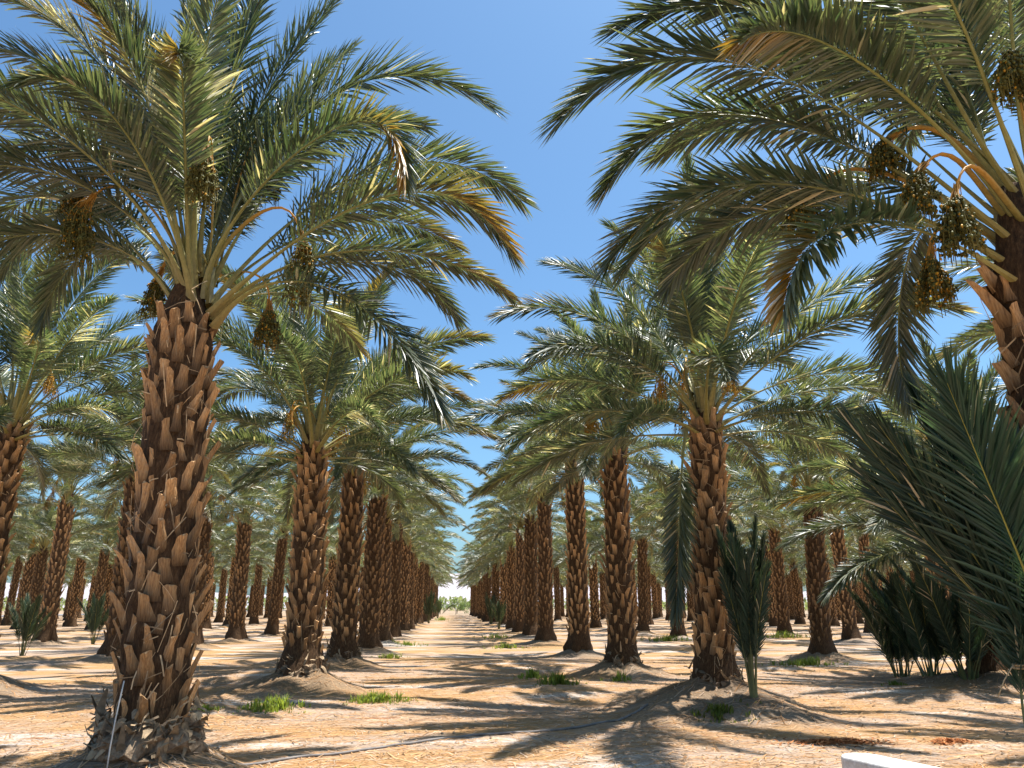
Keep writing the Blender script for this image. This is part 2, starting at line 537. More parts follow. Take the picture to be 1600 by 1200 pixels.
# ------------------------------------------------------------------ leaf bases ("boots") and trunks
def boot_geom(mb, L, w0, w1, lean, curl, rng, low=False, M=None, tone=1.0):
    """Stub of a cut frond: a tapering, outward-leaning, keeled wedge with a slanting cut end. Local z up, y outward."""
    st = [0, 0.35, 0.7, 1.0] if not low else [0, 0.55, 1.0]
    arcp = [(-1, -.25), (-.55, .62), (0.05, 1.0), (.6, .6), (1, -.25)] if not low else [(-1, -.2), (0, 1.0), (1, -.2)]
    jx = rng.uniform(-.02, .02)
    V, C = [], []
    slant = rng.uniform(-.35, .35)
    for s in st:
        w = 0.5 * (w0 + (w1 - w0) * min(1.0, s * 1.45) ** .75) * rng.uniform(.94, 1.06)
        th = (0.060 * (1 - s) + 0.030 * s + 0.006)
        y = -0.04 + lean * L * s + curl * s ** 2.2
        for (ax, ay) in arcp:
            z = L * s * (1.0 - .10 * curl) + ((slant * ax * w + rng.uniform(-.02, .02)) if s == 1.0 else 0)
            V.append((ax * w + jx * s, y + ay * th, z))
            k = 0.22 + 0.90 * min(1, s * 1.35)  # darker root end: shade of the gaps between boots put into the colour
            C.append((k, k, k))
    na = len(arcp)
    F = []
    for i in range(len(st) - 1):
        for j in range(na - 1):
            F.append((i * na + j, i * na + j + 1, (i + 1) * na + j + 1, (i + 1) * na + j))
        F.append((i * na + na - 1, i * na, (i + 1) * na, (i + 1) * na + na - 1))
    k = (len(st) - 1) * na
    V = np.array(V)
    C = np.array(C) * tone
    F.append(tuple(k + j for j in range(na)))
    if M is not None:
        V = V @ M[:3, :3].T + M[:3, 3]
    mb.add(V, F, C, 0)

def boot_mesh(seed, **kw):
    mb = MB()
    boot_geom(mb, rng=random.Random(seed), **kw)
    return mb.mesh('leaf_base', [M_BOOT], smooth=False)

BOOTS = [boot_mesh(i, L=l, w0=a, w1=b, lean=ln, curl=cu) for i, (l, a, b, ln, cu) in enumerate([
    (.30, .26, .105, .21, .01), (.34, .25, .095, .26, .02), (.27, .27, .125, .17, .01), (.36, .24, .085, .29, .04),
    (.31, .25, .080, .17, .02), (.41, .22, .075, .26, .06), (.26, .27, .130, .24, .00), (.31, .25, .100, .34, .02)])]

def trunk_core(H, r_bot, r_top, seed, lean=0.0, flare=0.12, top=0.9):
    mb = MB()
    rng = np.random.default_rng(seed)
    nz, na = 30, 18
    z = np.linspace(-0.35, H + top, nz)
    r = np.interp(z, [-.35, 0.1, 0.6, H * .5, H, H + .35, H + top], [r_bot + flare * 1.9, r_bot + flare * 1.0, r_bot, (r_bot + r_top) / 2, r_top, r_top * .72, 0.08])
    a = np.linspace(0, 2 * np.pi, na, endpoint=False)
    foot = np.clip(1 - z / .55, 0, 1)[:, None]
    rr = r[:, None] * (1 + rng.normal(0, .045, (nz, na)) + foot * (.10 * np.sin(a * 5 + seed)[None] + .07 * np.sin(a * 9 + 2 * seed)[None] + rng.normal(0, .05, (nz, na))))
    X = rr * np.cos(a) + lean * np.clip(z[:, None], 0, None) / H
    Y = rr * np.sin(a)
    V = np.stack([X, Y, np.repeat(z[:, None], na, 1)], 2).reshape(-1, 3)
    F = [(i * na + j, i * na + (j + 1) % na, (i + 1) * na + (j + 1) % na, (i + 1) * na + j) for i in range(nz - 1) for j in range(na)]
    F.append(tuple((nz - 1) * na + j for j in range(na)))
    mb.add(V, F, (1, 1, 1), 0)
    return mb.mesh('trunk', [M_TRUNK], smooth=True)

def fibre_mesh(H, r_bot, r_top, seed, n, lean=0.0):
    """Loose dry threads and torn sheath strips among the leaf bases."""
    mb = MB()
    rng = np.random.default_rng(seed)
    for _ in range(n):
        z = rng.uniform(.3, H + .5)
        r = (r_bot + (r_top - r_bot) * min(1, z / H)) + rng.uniform(.02, .10)
        a = rng.uniform(0, 2 * np.pi)
        ln = rng.uniform(.12, .42)
        da, dz, dr = rng.normal(0, .5) * ln, rng.normal(-.2, .6) * ln, rng.uniform(-.02, .10) * ln * 3
        w = rng.uniform(.0025, .008)
        pts = []
        for q in (0, .5, 1):
            aa = a + da * q / r
            rq = r + dr * q - .06 * q * q
            pts.append((rq * math.cos(aa) + lean * z / H, rq * math.sin(aa), z + dz * q - .10 * ln * q * q))
        pts = np.array(pts)
        off = np.array([0, 0, w]) if abs(dz) < abs(da) else np.array([-math.sin(a), math.cos(a), 0]) * w
        V = np.concatenate([pts - off, pts + off])
        mb.add(V, [(0, 1, 4, 3), (1, 2, 5, 4)], np.array([.42, .29, .16]) * rng.uniform(.5, 1.5), 0)
    return mb.mesh('fibre', [M_FIBRE], smooth=False)

# ------------------------------------------------------------------ fruit
def bunch_meshes(P, seed, n_strand=52, drop=0.62, ripe=0.15, dense=24, orange=True, hue=None):
    """A date bunch: a flat arching stalk and a brush of strands strung with small dates."""
    rng = np.random.default_rng(seed)
    st = MB()
    Q, L = curve4(P, 14)
    oc = np.array([0.54, 0.28, 0.05]) if orange else np.array([0.33, 0.26, 0.06])
    if hue:
        oc = np.array(hue)
    cc = np.stack([np.array([0.22, 0.19, 0.06]) * (1 - q) + oc * q for q in np.clip(np.linspace(-.3, 1.3, 14), 0, 1)])
    tube(st, Q, np.linspace(.032, .020, 14), cc, 6, 0, 0.45)
    fr = MB()
    T = Q[-1] - Q[-2]
    T = T / np.linalg.norm(T)
    end = Q[-1]
    for k in range(n_strand):
        az = rng.uniform(0, 2 * np.pi)
        sp = math.sqrt(rng.uniform(0, 1)) * .12
        start = end + rng.normal(0, .012, 3)
        ln = drop * rng.uniform(.6, 1.05)
        mid = start + T * .16 + np.array([math.cos(az) * sp * .7, math.sin(az) * sp * .7, -.1])
        p2 = mid + np.array([math.cos(az) * sp * .55, math.sin(az) * sp * .55, -ln * .5])
        p3 = p2 + np.array([math.cos(az) * .02, math.sin(az) * .02, -ln * .5])
        S, _ = curve4([start, mid, p2, p3], 7)
        tube(st, S, .004, oc * np.array([[1.0, 1.0, 1.0]] * 3 + [[.35, .55, .6] if not hue else [.9, .9, .9]] * 4) * rng.uniform(.7, 1.1), 3, 0, 1.0, False)
        for q in range(dense):
            u = 0.34 + 0.66 * (q + rng.uniform(0, 1)) / dense
            c = S[min(6, int(u * 6))] + rng.normal(0, .014, 3)
            r, hz = rng.uniform(.0095, .013), rng.uniform(.014, .019)
            a = np.array([0, 2.094, 4.189]) + rng.uniform(0, 2)
            V = [c + [0, 0, hz]] + [c + [r * math.cos(t), r * math.sin(t), hz * .35] for t in a] + [c + [r * math.cos(t + 1.05), r * math.sin(t + 1.05), -hz * .35] for t in a] + [c - [0, 0, hz]]
            F = [(0, 1, 2), (0, 2, 3), (0, 3, 1), (1, 4, 2), (2, 4, 5), (2, 5, 3), (3, 5, 6), (3, 6, 1), (1, 6, 4), (7, 5, 4), (7, 6, 5), (7, 4, 6)]
            ccx = np.array([.115, .112, .028]) if rng.random() > ripe else np.array([.50, .27, .03])
            fr.add(V, F, ccx * rng.uniform(.5, 1.25), 0)
    return st.mesh('stalk', [M_STALK]), fr.mesh('dates', [M_FRUIT])

def add_bunch(root, pair, loc=(0, 0, 0), rz=0.0, label=None):
    b = link('date_bunch', pair[0], root, loc, (0, 0, rz))
    d = link('dates', pair[1], b)
    d['kind'] = 'stuff'
    if label:
        b['label'] = label
    return b

GEN_BUNCH = [bunch_meshes([(.15, 0, 0), (.38, 0, .62), (.58, .05, .70), (.70, .08, .52)], 900, 26, .5, .8, 9, hue=(.60, .30, .035)),
             bunch_meshes([(.15, 0, .1), (.32, .05, .80), (.50, 0, .92), (.62, 0, .76)], 901, 26, .42, .9, 8, hue=(.62, .33, .04)),
             bunch_meshes([(.15, 0, 0), (.45, 0, .40), (.72, -.05, .42), (.86, -.08, .24)], 902, 28, .5, .35, 10)]

# ------------------------------------------------------------------ palms
GROUP = 'date palms planted in rows'

def place_boots(root, H, r_bot, r_top, n, rnd, lean=0.0, z0=0.34):
    for i in range(n):
        t = i / n
        z = z0 + (H + 0.12 - z0) * t + rnd.uniform(-.02, .02)
        az = i * 2.39996 + rnd.uniform(-.10, .10)
        r = r_bot + (r_top - r_bot) * min(1, z / H) - 0.015
        if i > 12 and rnd.random() < .05:
            continue
        s = rnd.uniform(.70, 1.14)
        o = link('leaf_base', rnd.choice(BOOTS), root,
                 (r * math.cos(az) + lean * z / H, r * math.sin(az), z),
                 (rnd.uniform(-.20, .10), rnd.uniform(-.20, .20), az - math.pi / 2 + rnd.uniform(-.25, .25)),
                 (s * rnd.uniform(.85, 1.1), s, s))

def joined_boots(H, r_bot, r_top, n, seed):
    mb = MB()
    rnd = random.Random(seed)
    for i in range(n):
        z = 0.2 + (H - 0.1) * i / n + rnd.uniform(-.03, .03)
        az = i * 2.39996 + rnd.uniform(-.2, .2)
        r = r_bot + (r_top - r_bot) * min(1, z / H) - 0.02
        M = Matrix.Translation((r * math.cos(az), r * math.sin(az), z)) @ Matrix.Rotation(az - math.pi / 2 + rnd.uniform(-.3, .3), 4, 'Z') @ Matrix.Rotation(rnd.uniform(-.2, .08), 4, 'X')
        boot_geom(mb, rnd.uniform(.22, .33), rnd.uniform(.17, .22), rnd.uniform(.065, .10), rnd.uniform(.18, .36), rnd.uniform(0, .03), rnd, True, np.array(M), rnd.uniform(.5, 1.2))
    return mb.mesh('leaf_bases', [M_BOOT], smooth=False)

def palm_root(x, y, z, rz=0.0, tilt=(0, 0)):
    o = bpy.data.objects.new('date_palm', None)
    col.objects.link(o)
    o.empty_display_size = 0.3
    o.location = (x, y, z)
    o.rotation_euler = (tilt[0], tilt[1], rz)
    return o

def hero_palm(x, y, zb, H, rb, rt, seed, nboots, fronds=(), n_random=40, lean=0.0, skip=None, lod=0, flare=.12, fibres=160, start=None, shift=0.0):
    H = H - .34
    """A near palm: each frond and each leaf base a part of its own."""
    rnd = random.Random(seed)
    root = palm_root(x, y, zb)
    link('trunk', trunk_core(H, rb, rt, seed, lean, flare), root)
    place_boots(root, H, rb, rt, nboots, rnd, lean)
    if fibres:
        fo = link('fibre', fibre_mesh(H, rb, rt, seed, fibres, lean), root)
        fo['kind'] = 'stuff'
    for k, fr in enumerate(fronds):
        pts, kw = fr[0], dict(fr[1]) if len(fr) > 1 else {}
        lab = kw.pop('label', None)
        if shift:
            kw.setdefault('bare', .36)
            kw.setdefault('pet', .78)
        P = np.array(pts, float)
        P[:, 2] -= zb
        P[1:, 0] -= shift
        P[0] *= (.8, .8, 1.0)
        P[0, 2] -= .32
        kw.setdefault('bare', .29)
        kw.setdefault('twist', (-1) ** k * (.25 + .5 * rnd.random()))
        o = link('frond', frond_mesh(P, 0, seed * 100 + k, tone=rnd.uniform(.88, 1.12), **kw), root)
        if lab:
            o['label'] = lab
    for i, (ci, az, z, roll) in enumerate(crown_slots(n_random, rnd, H, start if start is not None else rnd.uniform(0, 6))):
        a = math.degrees(az) % 360
        if skip and skip(a, ci):
            continue
        s = rnd.uniform(.9, 1.08)
        link('frond', rnd.choice(FROND[lod][ci]), root, (lean, 0, z), (roll, 0, az), (s, s, s))
    return root

MID_T = [(trunk_core(5.2, .33, .30, 50 + k), joined_boots(5.2, .33, .30, 230, 60 + k)) for k in range(4)]

def mid_palm(x, y, zb, H, seed, nf=41, girth=1.0, bunches=3):
    """A palm further back: shared meshes, each frond still a part."""
    rnd = random.Random(seed)
    root = palm_root(x, y, zb, rnd.uniform(0, 6.28), (rnd.gauss(0, .022), rnd.gauss(0, .022)))
    tr, bo = MID_T[rnd.randrange(4)]
    sc = (girth, girth, H / 5.2)
    link('trunk', tr, root, scale=sc)
    b = link('leaf_bases', bo, root, scale=sc)
    b['kind'] = 'stuff'
    for ci, az, z, roll in crown_slots(nf, rnd, H, rnd.uniform(0, 6)):
        s = rnd.uniform(.80, 1.0) * (.92 if y > 28 else 1.0)
        link('frond', rnd.choice(FROND[1][ci]), root, (0, 0, z), (roll, 0, az), (s, s, s))
    for k in range(bunches):
        add_bunch(root, GEN_BUNCH[(seed + k) % 3], (0, 0, H + rnd.uniform(.1, .5)), rnd.uniform(0, 6.28))
    return root

def crown_mesh(seed):
    mb = MB()
    rnd = random.Random(seed)
    rng = np.random.default_rng(seed)
    for ci, az, z, roll in crown_slots(48, rnd, 0.0, rnd.uniform(0, 6)):
        th, bd, L = CLASSES[ci]
        P = arc(L * rnd.uniform(.86, 1.08), th + rnd.uniform(-7, 7), bd + rnd.uniform(-10, 12), rnd.uniform(1.2, 1.7), .14, rnd.uniform(-.5, .5))
        c, s = math.cos(az), math.sin(az)
        P = P @ np.array([[c, s, 0], [-s, c, 0], [0, 0, 1]]) + [0, 0, z]
        add_frond(mb, P, 2, rng, yellow=.7 if rnd.random() < .12 else (.35 if rnd.random() < .3 else 0), twist=rnd.uniform(-1, 1), bare=.22, tone=rnd.uniform(.85, 1.2))
    return mb.mesh('crown', [M_LEAF, M_RACHIS], smooth=False)

CROWNS = [crown_mesh(300 + k) for k in range(6)]

def far_palm(x, y, zb, H, seed):
    rnd = random.Random(seed)
    root = palm_root(x, y, zb, rnd.uniform(0, 6.28), (rnd.gauss(0, .022), rnd.gauss(0, .022)))
    tr, bo = MID_T[rnd.randrange(4)]
    g_ = rnd.uniform(.86, 1.1)
    sc = (g_, g_, H / 5.2)
    link('trunk', tr, root, scale=sc)
    b = link('leaf_bases', bo, root, scale=sc)
    b['kind'] = 'stuff'
    s = rnd.uniform(.74, .92)
    link('crown', rnd.choice(CROWNS), root, (0, 0, H), (0, 0, 0), (s, s, s))
    return root

# ------------------------------------------------------------------ where the palms stand
HROW = 7.43
def row_x(i):
    return -3.05 + HROW * i

NEAR = {  # (row, x, y, trunk height)
    'L1': (-1, -9.75, 17.3, 5.55), 'L2': (-1, -10.48, 26.5, 5.4), 'L3': (-1, -10.48, 33.7, 5.4), 'L4': (-1, -10.48, 40.5, 5.5), 'L5': (-1, -10.48, 48.3, 5.4),
    'A1': (0, -3.05, 8.83, 5.05), 'A2': (0, -3.05, 17.24, 5.15), 'A3': (0, -3.05, 23.6, 5.85), 'A4': (0, -3.05, 30.3, 5.4), 'A5': (0, -3.05, 36.6, 5.2), 'A6': (0, -3.05, 43.4, 5.5), 'A7': (0, -3.05, 52.0, 5.4),
    'B0': (1, 4.64, 5.44, 4.45), 'B1': (1, 4.37, 13.23, 5.0), 'B2': (1, 4.37, 20.46, 5.85), 'B3': (1, 4.37, 27.3, 6.0), 'B4': (1, 4.37, 37.0, 6.2), 'B5': (1, 4.37, 43.6, 5.9), 'B6': (1, 4.37, 51.4, 6.1),
    'C0': (2, 11.8, 10.2, 5.0), 'C1': (2, 12.1, 17.6, 3.1), 'C2': (2, 11.8, 25.0, 4.8), 'C3': (2, 11.8, 33.0, 5.2), 'C4': (2, 11.8, 41.1, 5.1), 'C5': (2, 11.8, 48.8, 5.4),
    'D1': (3, 19.2, 30.0, 5.3), 'D2': (3, 19.22, 37.5, 5.5), 'D3': (3, 19.22, 45.2, 5.6), 'D4': (3, 19.2, 53.0, 5.6),
    'E1': (4, 26.65, 34.8, 5.5), 'E2': (4, 26.65, 42.0, 5.6), 'E3': (4, 26.65, 49.4, 6.0),
    'M1': (-2, -17.9, 37.3, 5.9), 'M2': (-2, -17.9, 44.9, 5.6), 'M3': (-2, -17.9, 52.5, 5.5),
}
palms = []          # (row, x, y, H, key)
rj = random.Random(11)
YAW = R(4.35)
def frame_u(x, y):
    """Horizontal place of a ground point in the view: -1 left edge .. +1 right edge."""
    d = (x * math.sin(YAW) + y * math.cos(YAW)) * 0.96
    return (x * math.cos(YAW) - y * math.sin(YAW)) / max(d, .1) / (800 / 1200)
for k, (row, x, y, H) in NEAR.items():
    palms.append((row, x, y, H, k))
PHASE = {0: 59.7, 1: 59.6, 2: 56.5, -1: 56.0, -2: 60.2, 3: 60.7, 4: 57.0}
LAST_Y = 160.0
for row in range(-8, 13):
    y0 = PHASE.get(row, 30.0 + (row * 3.1) % 7.7)
    while y0 < LAST_Y:
        x = row_x(row) + rj.gauss(0, .16)
        y = y0 + rj.gauss(0, .3)
        y0 += 7.7
        near_edge = 4.0 / max(y, 1) / (800 / 1200)
        if abs(frame_u(x, y)) > 1.05 + near_edge:
            continue
        if row in PHASE and y < 54:
            continue
        if row <= -3 and y < 40:
            continue
        palms.append((row, x, y, 5.5 + rj.gauss(0, .35), None))

# ------------------------------------------------------------------ ground: one sheet with the soil mounds at the palms
def graded(lo, hi, a, b, step, grow):
    v = list(np.arange(a, b + 1e-6, step))
    s, x = step, b
    while x < hi:
        s *= grow
        x = min(hi, x + s)
        v.append(x)
    s, x = step, a
    while x > lo:
        s *= grow
        x = max(lo, x - s)
        v.insert(0, x)
    return np.array(v)

MOUND = {'A1': (.40, 1.25), 'A2': (.50, 1.55), 'B1': (.55, 2.0), 'B0': (.4, 1.5), 'B2': (.42, 1.5), 'A3': (.42, 1.4), 'C2': (.35, 1.4), 'L1': (.5, 1.7), 'C1': (.30, 2.0)}
def value_noise(X, Y, sc, seed):
    r = np.random.default_rng(seed)
    G = r.uniform(-1, 1, (64, 64))
    x, y = X * sc, Y * sc
    i, j = np.floor(x).astype(int), np.floor(y).astype(int)
    fx, fy = x - i, y - j
    fx, fy = fx * fx * (3 - 2 * fx), fy * fy * (3 - 2 * fy)
    g = lambda a, b: G[a % 64, b % 64]
    return (g(i, j) * (1 - fx) + g(i + 1, j) * fx) * (1 - fy) + (g(i, j + 1) * (1 - fx) + g(i + 1, j + 1) * fx) * fy

def ground_z(X, Y, with_mask=False):
    X, Y = np.asarray(X, float), np.asarray(Y, float)
    Z = .018 * value_noise(X, Y, .30, 1) + .012 * value_noise(X, Y, 1.1, 2) + .010 * value_noise(X, Y, 3.1, 3)
    mask = np.zeros_like(X)
    for row, x, y, H, k in palms:
        h, rad = MOUND.get(k, (.34, 1.35))
        d2 = (X - x) ** 2 + (Y - y) ** 2
        near = d2 < (rad * 1.6) ** 2
        if not near.any():
            continue
        dx, dy = X[near] - x, Y[near] - y
        ang = np.arctan2(dy, dx)
        d = np.sqrt(d2[near]) / (rad * (1 + .13 * np.sin(3 * ang + x) + .09 * np.sin(5 * ang + y)))
        q = np.clip(1 - d, 0, 1)
        e = q ** 1.5 * (1 + .15 * np.sin(ang * 7 + y * 3) * d)
        Z[near] += h * np.minimum(e * 1.25, 1.0) + np.clip(q * 3, 0, 1) * (.030 * value_noise(X[near], Y[near], 2.3, 4) + .022 * value_noise(X[near], Y[near], 5.3, 5))
        mask[near] = np.maximum(mask[near], np.clip(q * 2.6, 0, 1))
    return (Z, mask) if with_mask else Z

gx = graded(-2500, 2500, -9.0, 14.0, .13, 1.09)
gy = graded(-60, 4200, 4.0, 25.0, .13, 1.055)
X, Y = np.meshgrid(gx, gy)
Z, MK = ground_z(X.ravel(), Y.ravel(), True)
beyond = (Y.ravel() > 166) | (X.ravel() < -66)
nx, ny = len(gx), len(gy)
mb = MB()
idx = np.arange(nx * ny).reshape(ny, nx)
F = np.stack([idx[:-1, :-1].ravel(), idx[:-1, 1:].ravel(), idx[1:, 1:].ravel(), idx[1:, :-1].ravel()], 1)
mb.add(np.stack([X.ravel(), Y.ravel(), Z], 1), F.tolist(), np.stack([MK * .8, beyond * 0.6, MK * 0], 1), 0)
ground = link('ground', mb.mesh('ground', [M_SOIL], True))
tag(ground, 'pale sandy orchard floor with straw litter and low soil mounds round the palms', 'ground', kind='structure')

def gz(x, y):
    return float(ground_z(np.array([x]), np.array([y]))[0])

# hills and road beyond the orchard
mb = MB()
hx = np.linspace(-2600, 2600, 140)
for r_, (yy, hh) in enumerate([(1500, 0.0), (1750, 1.0), (2100, 0.0)]):
    pass
hn = 46 + 26 * value_noise(hx, hx * 0 + 3, .0022, 9) + 11 * value_noise(hx, hx * 0 + 5, .009, 10)
rows_ = []
for yy, k in [(1400, -.05), (1550, .45), (1700, .85), (1800, 1.0), (2000, .7), (2400, -.05)]:
    rows_.append(np.stack([hx, np.full_like(hx, yy) + 25 * value_noise(hx, hx * 0 + yy, .012, 12), hn * k + 4 * k * value_noise(hx, hx * 0 + yy, .03, 13)], 1))
V = np.concatenate(rows_)
n_ = len(hx)
F = [(i * n_ + j, i * n_ + j + 1, (i + 1) * n_ + j + 1, (i + 1) * n_ + j) for i in range(5) for j in range(n_ - 1)]
mb.add(V, F, (1, 1, 1), 0)
tag(link('hills', mb.mesh('hills', [M_HILL])), 'low pale desert hills on the horizon past the end of the aisle', 'hills', kind='structure')

mb = MB()
ry = np.linspace(0, 600, 80)
V = np.concatenate([np.stack([np.full_like(ry, -84.0), ry, np.full_like(ry, .10)], 1), np.stack([np.full_like(ry, -74.0), ry, np.full_like(ry, .10)], 1)])
F = [(i, i + 80, i + 81, i + 1) for i in range(79)]
mb.add(V, F, (1, 1, 1), 0)
tag(link('road', mb.mesh('road', [M_ROAD])), 'grey road beyond the last row of palms', 'road', kind='structure')

# ------------------------------------------------------------------ build the palms
Y1 = {'yellow': 1.0}
A1_FRONDS = [
    ([(.11, 0, 5.43), (.66, .3, 7.66), (1.93, .6, 8.92), (3.45, .8, 8.67)], {'twist': -.5}),
    ([(.03, 0, 5.51), (.93, -.6, 6.68), (1.87, -1.1, 6.99), (2.46, -1.5, 5.99)], {'yellow': .9, 'label': 'arching frond with orange tips on its right end'}),
    ([(.11, 0, 5.43), (1.3, .8, 7.16), (2.86, 1.5, 8.13), (4.03, 2, 7.81)],),
    ([(.15, -.1, 5.3), (1.27, -.5, 5.86), (2.55, -.9, 6.23), (3.62, -1.1, 5.41)], {'yellow': .9, 'twist': .5, 'label': 'low frond with an orange upper edge'}),
    ([(.16, 0, 5.26), (1.19, 0, 5.76), (2.42, .2, 5.99), (3.73, .3, 5.46)], {'yellow': .5, 'wide': .75}),
    ([(.24, -.1, 5.14), (1.24, -.8, 5.12), (2.3, -1.3, 4.43), (2.92, -1.6, 3.42)], {'wide': .85}),
    ([(.13, .1, 5.3), (.73, .7, 5.85), (2.01, 1.2, 6.26), (3.05, 1.4, 5.55)],),
    ([(-.04, 0, 5.76), (.23, .3, 7.78), (.7, .4, 9.12), (1.35, .5, 10.3)],),
    ([(-.03, .1, 5.72), (.37, .8, 7.83), (.88, 1.3, 9.4), (1.3, 1.6, 10.2)],),
    ([(-.11, 0, 5.85), (-.07, 0, 7.56), (.04, .2, 9.0), (.28, .3, 10.4)],),
    ([(-.13, -.1, 5.8), (-.3, -.3, 7.53), (-.45, -.6, 8.99), (-.94, -.8, 10.2)],),
    ([(-.2, 0, 5.84), (-.71, .2, 7.67), (-1.45, .2, 9.3), (-2.3, .2, 10.1)],),
    ([(-.23, 0, 5.76), (-.83, -.2, 7.2), (-1.72, -.5, 8.41), (-2.86, -.7, 8.84)], {'pale': (.45, .75)}),
    ([(-.26, 0, 5.67), (-1.17, .1, 7.1), (-2.28, .2, 7.87), (-3.42, .2, 7.53)],),
    ([(-.28, 0, 5.58), (-1.29, .3, 6.85), (-2.64, .7, 7.61), (-3.66, .9, 6.71)],),
    ([(-.27, -.1, 5.45), (-1.0, -.4, 6.2), (-2.0, -.8, 6.42), (-2.74, -1.1, 5.31)],),
    ([(-.34, 0, 5.41), (-1.42, .4, 6.35), (-2.71, .9, 6.95), (-3.52, 1.2, 5.93)],),
    ([(-.35, 0, 5.29), (-1.0, -.3, 5.71), (-1.81, -.7, 5.61), (-2.33, -1, 4.84)],),
    ([(-.38, .1, 5.29), (-1.21, .6, 6.01), (-2.02, 1.1, 6.22), (-2.57, 1.4, 5.28)],),
    ([(-.09, -.2, 5.42), (-.02, -1.0, 6.4), (.15, -1.8, 6.9), (.45, -2.7, 6.5)], {'yellow': .6}),
    ([(-.15, -.1, 5.54), (-.39, -.8, 6.7), (-.66, -1.5, 7.5), (-.94, -2.2, 7.65)], {'yellow': .7, 'pale': (.3, .5)}),
    ([(-.09, -.2, 5.42), (-.35, -1.0, 6.2), (-.65, -1.8, 6.6), (-.95, -2.6, 6.2)],),
    ([(-.19, .2, 5.85), (-.16, 1.2, 7.74), (.06, 2.0, 9.2), (.61, 2.7, 9.9)],),
    ([(-.23, .2, 5.85), (-.58, 1.2, 7.7), (-.85, 2.1, 9.3), (-1.34, 3.0, 10.2)],),
    ([(-.26, .2, 5.85), (-1.2, 1.1, 7.4), (-2.2, 1.9, 8.7), (-3.2, 2.7, 9.1)],),
    ([(-.14, -.1, 5.63), (-.09, -.6, 7.15), (.1, -1.1, 8.3), (.52, -1.7, 9.0)], {'pale': (.3, .42)}),
    ([(-.18, -.1, 5.62), (-.84, -.4, 6.98), (-1.82, -.6, 7.86), (-3.0, -.7, 7.99)],),
    ([(-.2, -.05, 5.7), (-.6, -.3, 7.3), (-1.2, -.6, 8.6), (-2.0, -.9, 9.3)],),
    ([(-.3, .1, 5.5), (-1.5, .9, 6.7), (-2.8, 1.7, 7.1), (-3.8, 2.3, 6.3)],),
    ([(-.2, -.1, 5.5), (-1.1, -.9, 6.5), (-2.1, -1.7, 6.8), (-2.9, -2.3, 6.1)],),
    ([(.05, .1, 5.7), (.75, .6, 7.4), (1.6, 1.2, 8.5), (2.5, 1.7, 8.9)],),
]
B0_FRONDS = [
    ([(.2, 0, 5.25), (-.62, .1, 6.25), (-1.58, .2, 6.9), (-2.94, .4, 6.8)],),
    ([(.07, -.1, 4.77), (-.95, -.5, 5.58), (-1.86, -1.0, 5.58), (-2.61, -1.5, 5.08)], {'yellow': .9, 'label': 'frond with orange tips reaching toward the viewer'}),
    ([(.05, 0, 4.76), (-.95, 0, 5.61), (-2.18, .3, 6.45), (-3.49, .5, 5.85)], {'twist': .4}),
    ([(.04, .1, 4.79), (-.67, .5, 5.66), (-1.87, .9, 6.29), (-2.95, 1.2, 5.57)], {'twist': .4}),
    ([(-.06, 0, 4.58), (-1.03, 0, 4.9), (-2.24, .1, 4.99), (-3.16, .2, 4.31)], {'yellow': .4, 'twist': .5}),
    ([(.03, .1, 4.55), (-.62, .5, 5.07), (-1.45, .9, 5.25), (-2.37, 1.2, 4.57)],),
    ([(-.11, -.1, 4.39), (-1.12, -.5, 4.39), (-1.79, -.8, 4.16), (-2.34, -1.1, 3.41)], {'yellow': .9, 'wide': .9}),
    ([(-.1, .1, 4.49), (-.22, .5, 4.9), (-.22, .95, 4.5), (-.12, 1.2, 3.5)], {'wide': 1.1, 'label': 'short frond hanging down beside the trunk top'}),
    ([(.18, 0, 5.13), (-.3, .2, 6.42), (-.85, .4, 7.58), (-1.79, .5, 8.24)],),
    ([(.26, 0, 5.26), (.24, .2, 6.73), (.02, .3, 7.7), (-.37, .4, 8.83)],),
    ([(.33, 0, 5.32), (.5, 0, 7.02), (.6, .1, 8.0), (.9, .2, 9.3)],),
    ([(.07, -.2, 4.89), (-.48, -.8, 5.69), (-1.24, -1.4, 6.1), (-2.0, -1.9, 5.9)], {'pale': (.35, .6)}),
    ([(.3, .2, 5.33), (.1, 1.0, 6.88), (-.3, 1.7, 7.9), (-.8, 2.4, 8.3)],),
    ([(.2, .2, 4.94), (-.5, 1.1, 6.18), (-1.2, 1.9, 6.9), (-2.0, 2.6, 6.9)],),
    ([(.18, -.2, 5.01), (-.01, -.7, 6.3), (-.4, -1.3, 7.0), (-1.0, -1.9, 7.0)],),
    ([(.3, 0, 5.2), (.9, .2, 6.5), (1.6, .3, 7.6), (2.4, .3, 8.2)],),
    ([(.1, .2, 4.7), (-.8, 1.1, 5.6), (-1.7, 1.9, 5.9), (-2.5, 2.5, 5.3)],),
    ([(.25, .2, 5.1), (.6, 1.0, 6.3), (.9, 1.8, 7.1), (1.2, 2.6, 7.2)],),
    ([(.3, -.1, 4.9), (1.2, -.5, 5.7), (2.1, -.9, 5.9), (2.9, -1.2, 5.2)],),
    ([(.3, .1, 4.7), (1.2, .6, 5.4), (2.2, 1.1, 5.5), (3.0, 1.5, 4.7)],),
    ([(.1, .1, 5.0), (-.35, .5, 6.0), (-.9, .9, 6.9), (-1.7, 1.3, 7.4)],),
    ([(.15, -.05, 5.1), (-.55, -.4, 6.1), (-1.3, -.8, 6.8), (-2.2, -1.2, 6.9)],),
]
B1_FRONDS = [([(-.30, -.15, 5.04), (-.46, -.5, 4.15), (-.66, -.7, 2.9), (-.82, -.75, 1.5)], {'bare': .28, 'twist': .2, 'wide': .95, 'label': 'broken frond hanging straight down beside the trunk'})]

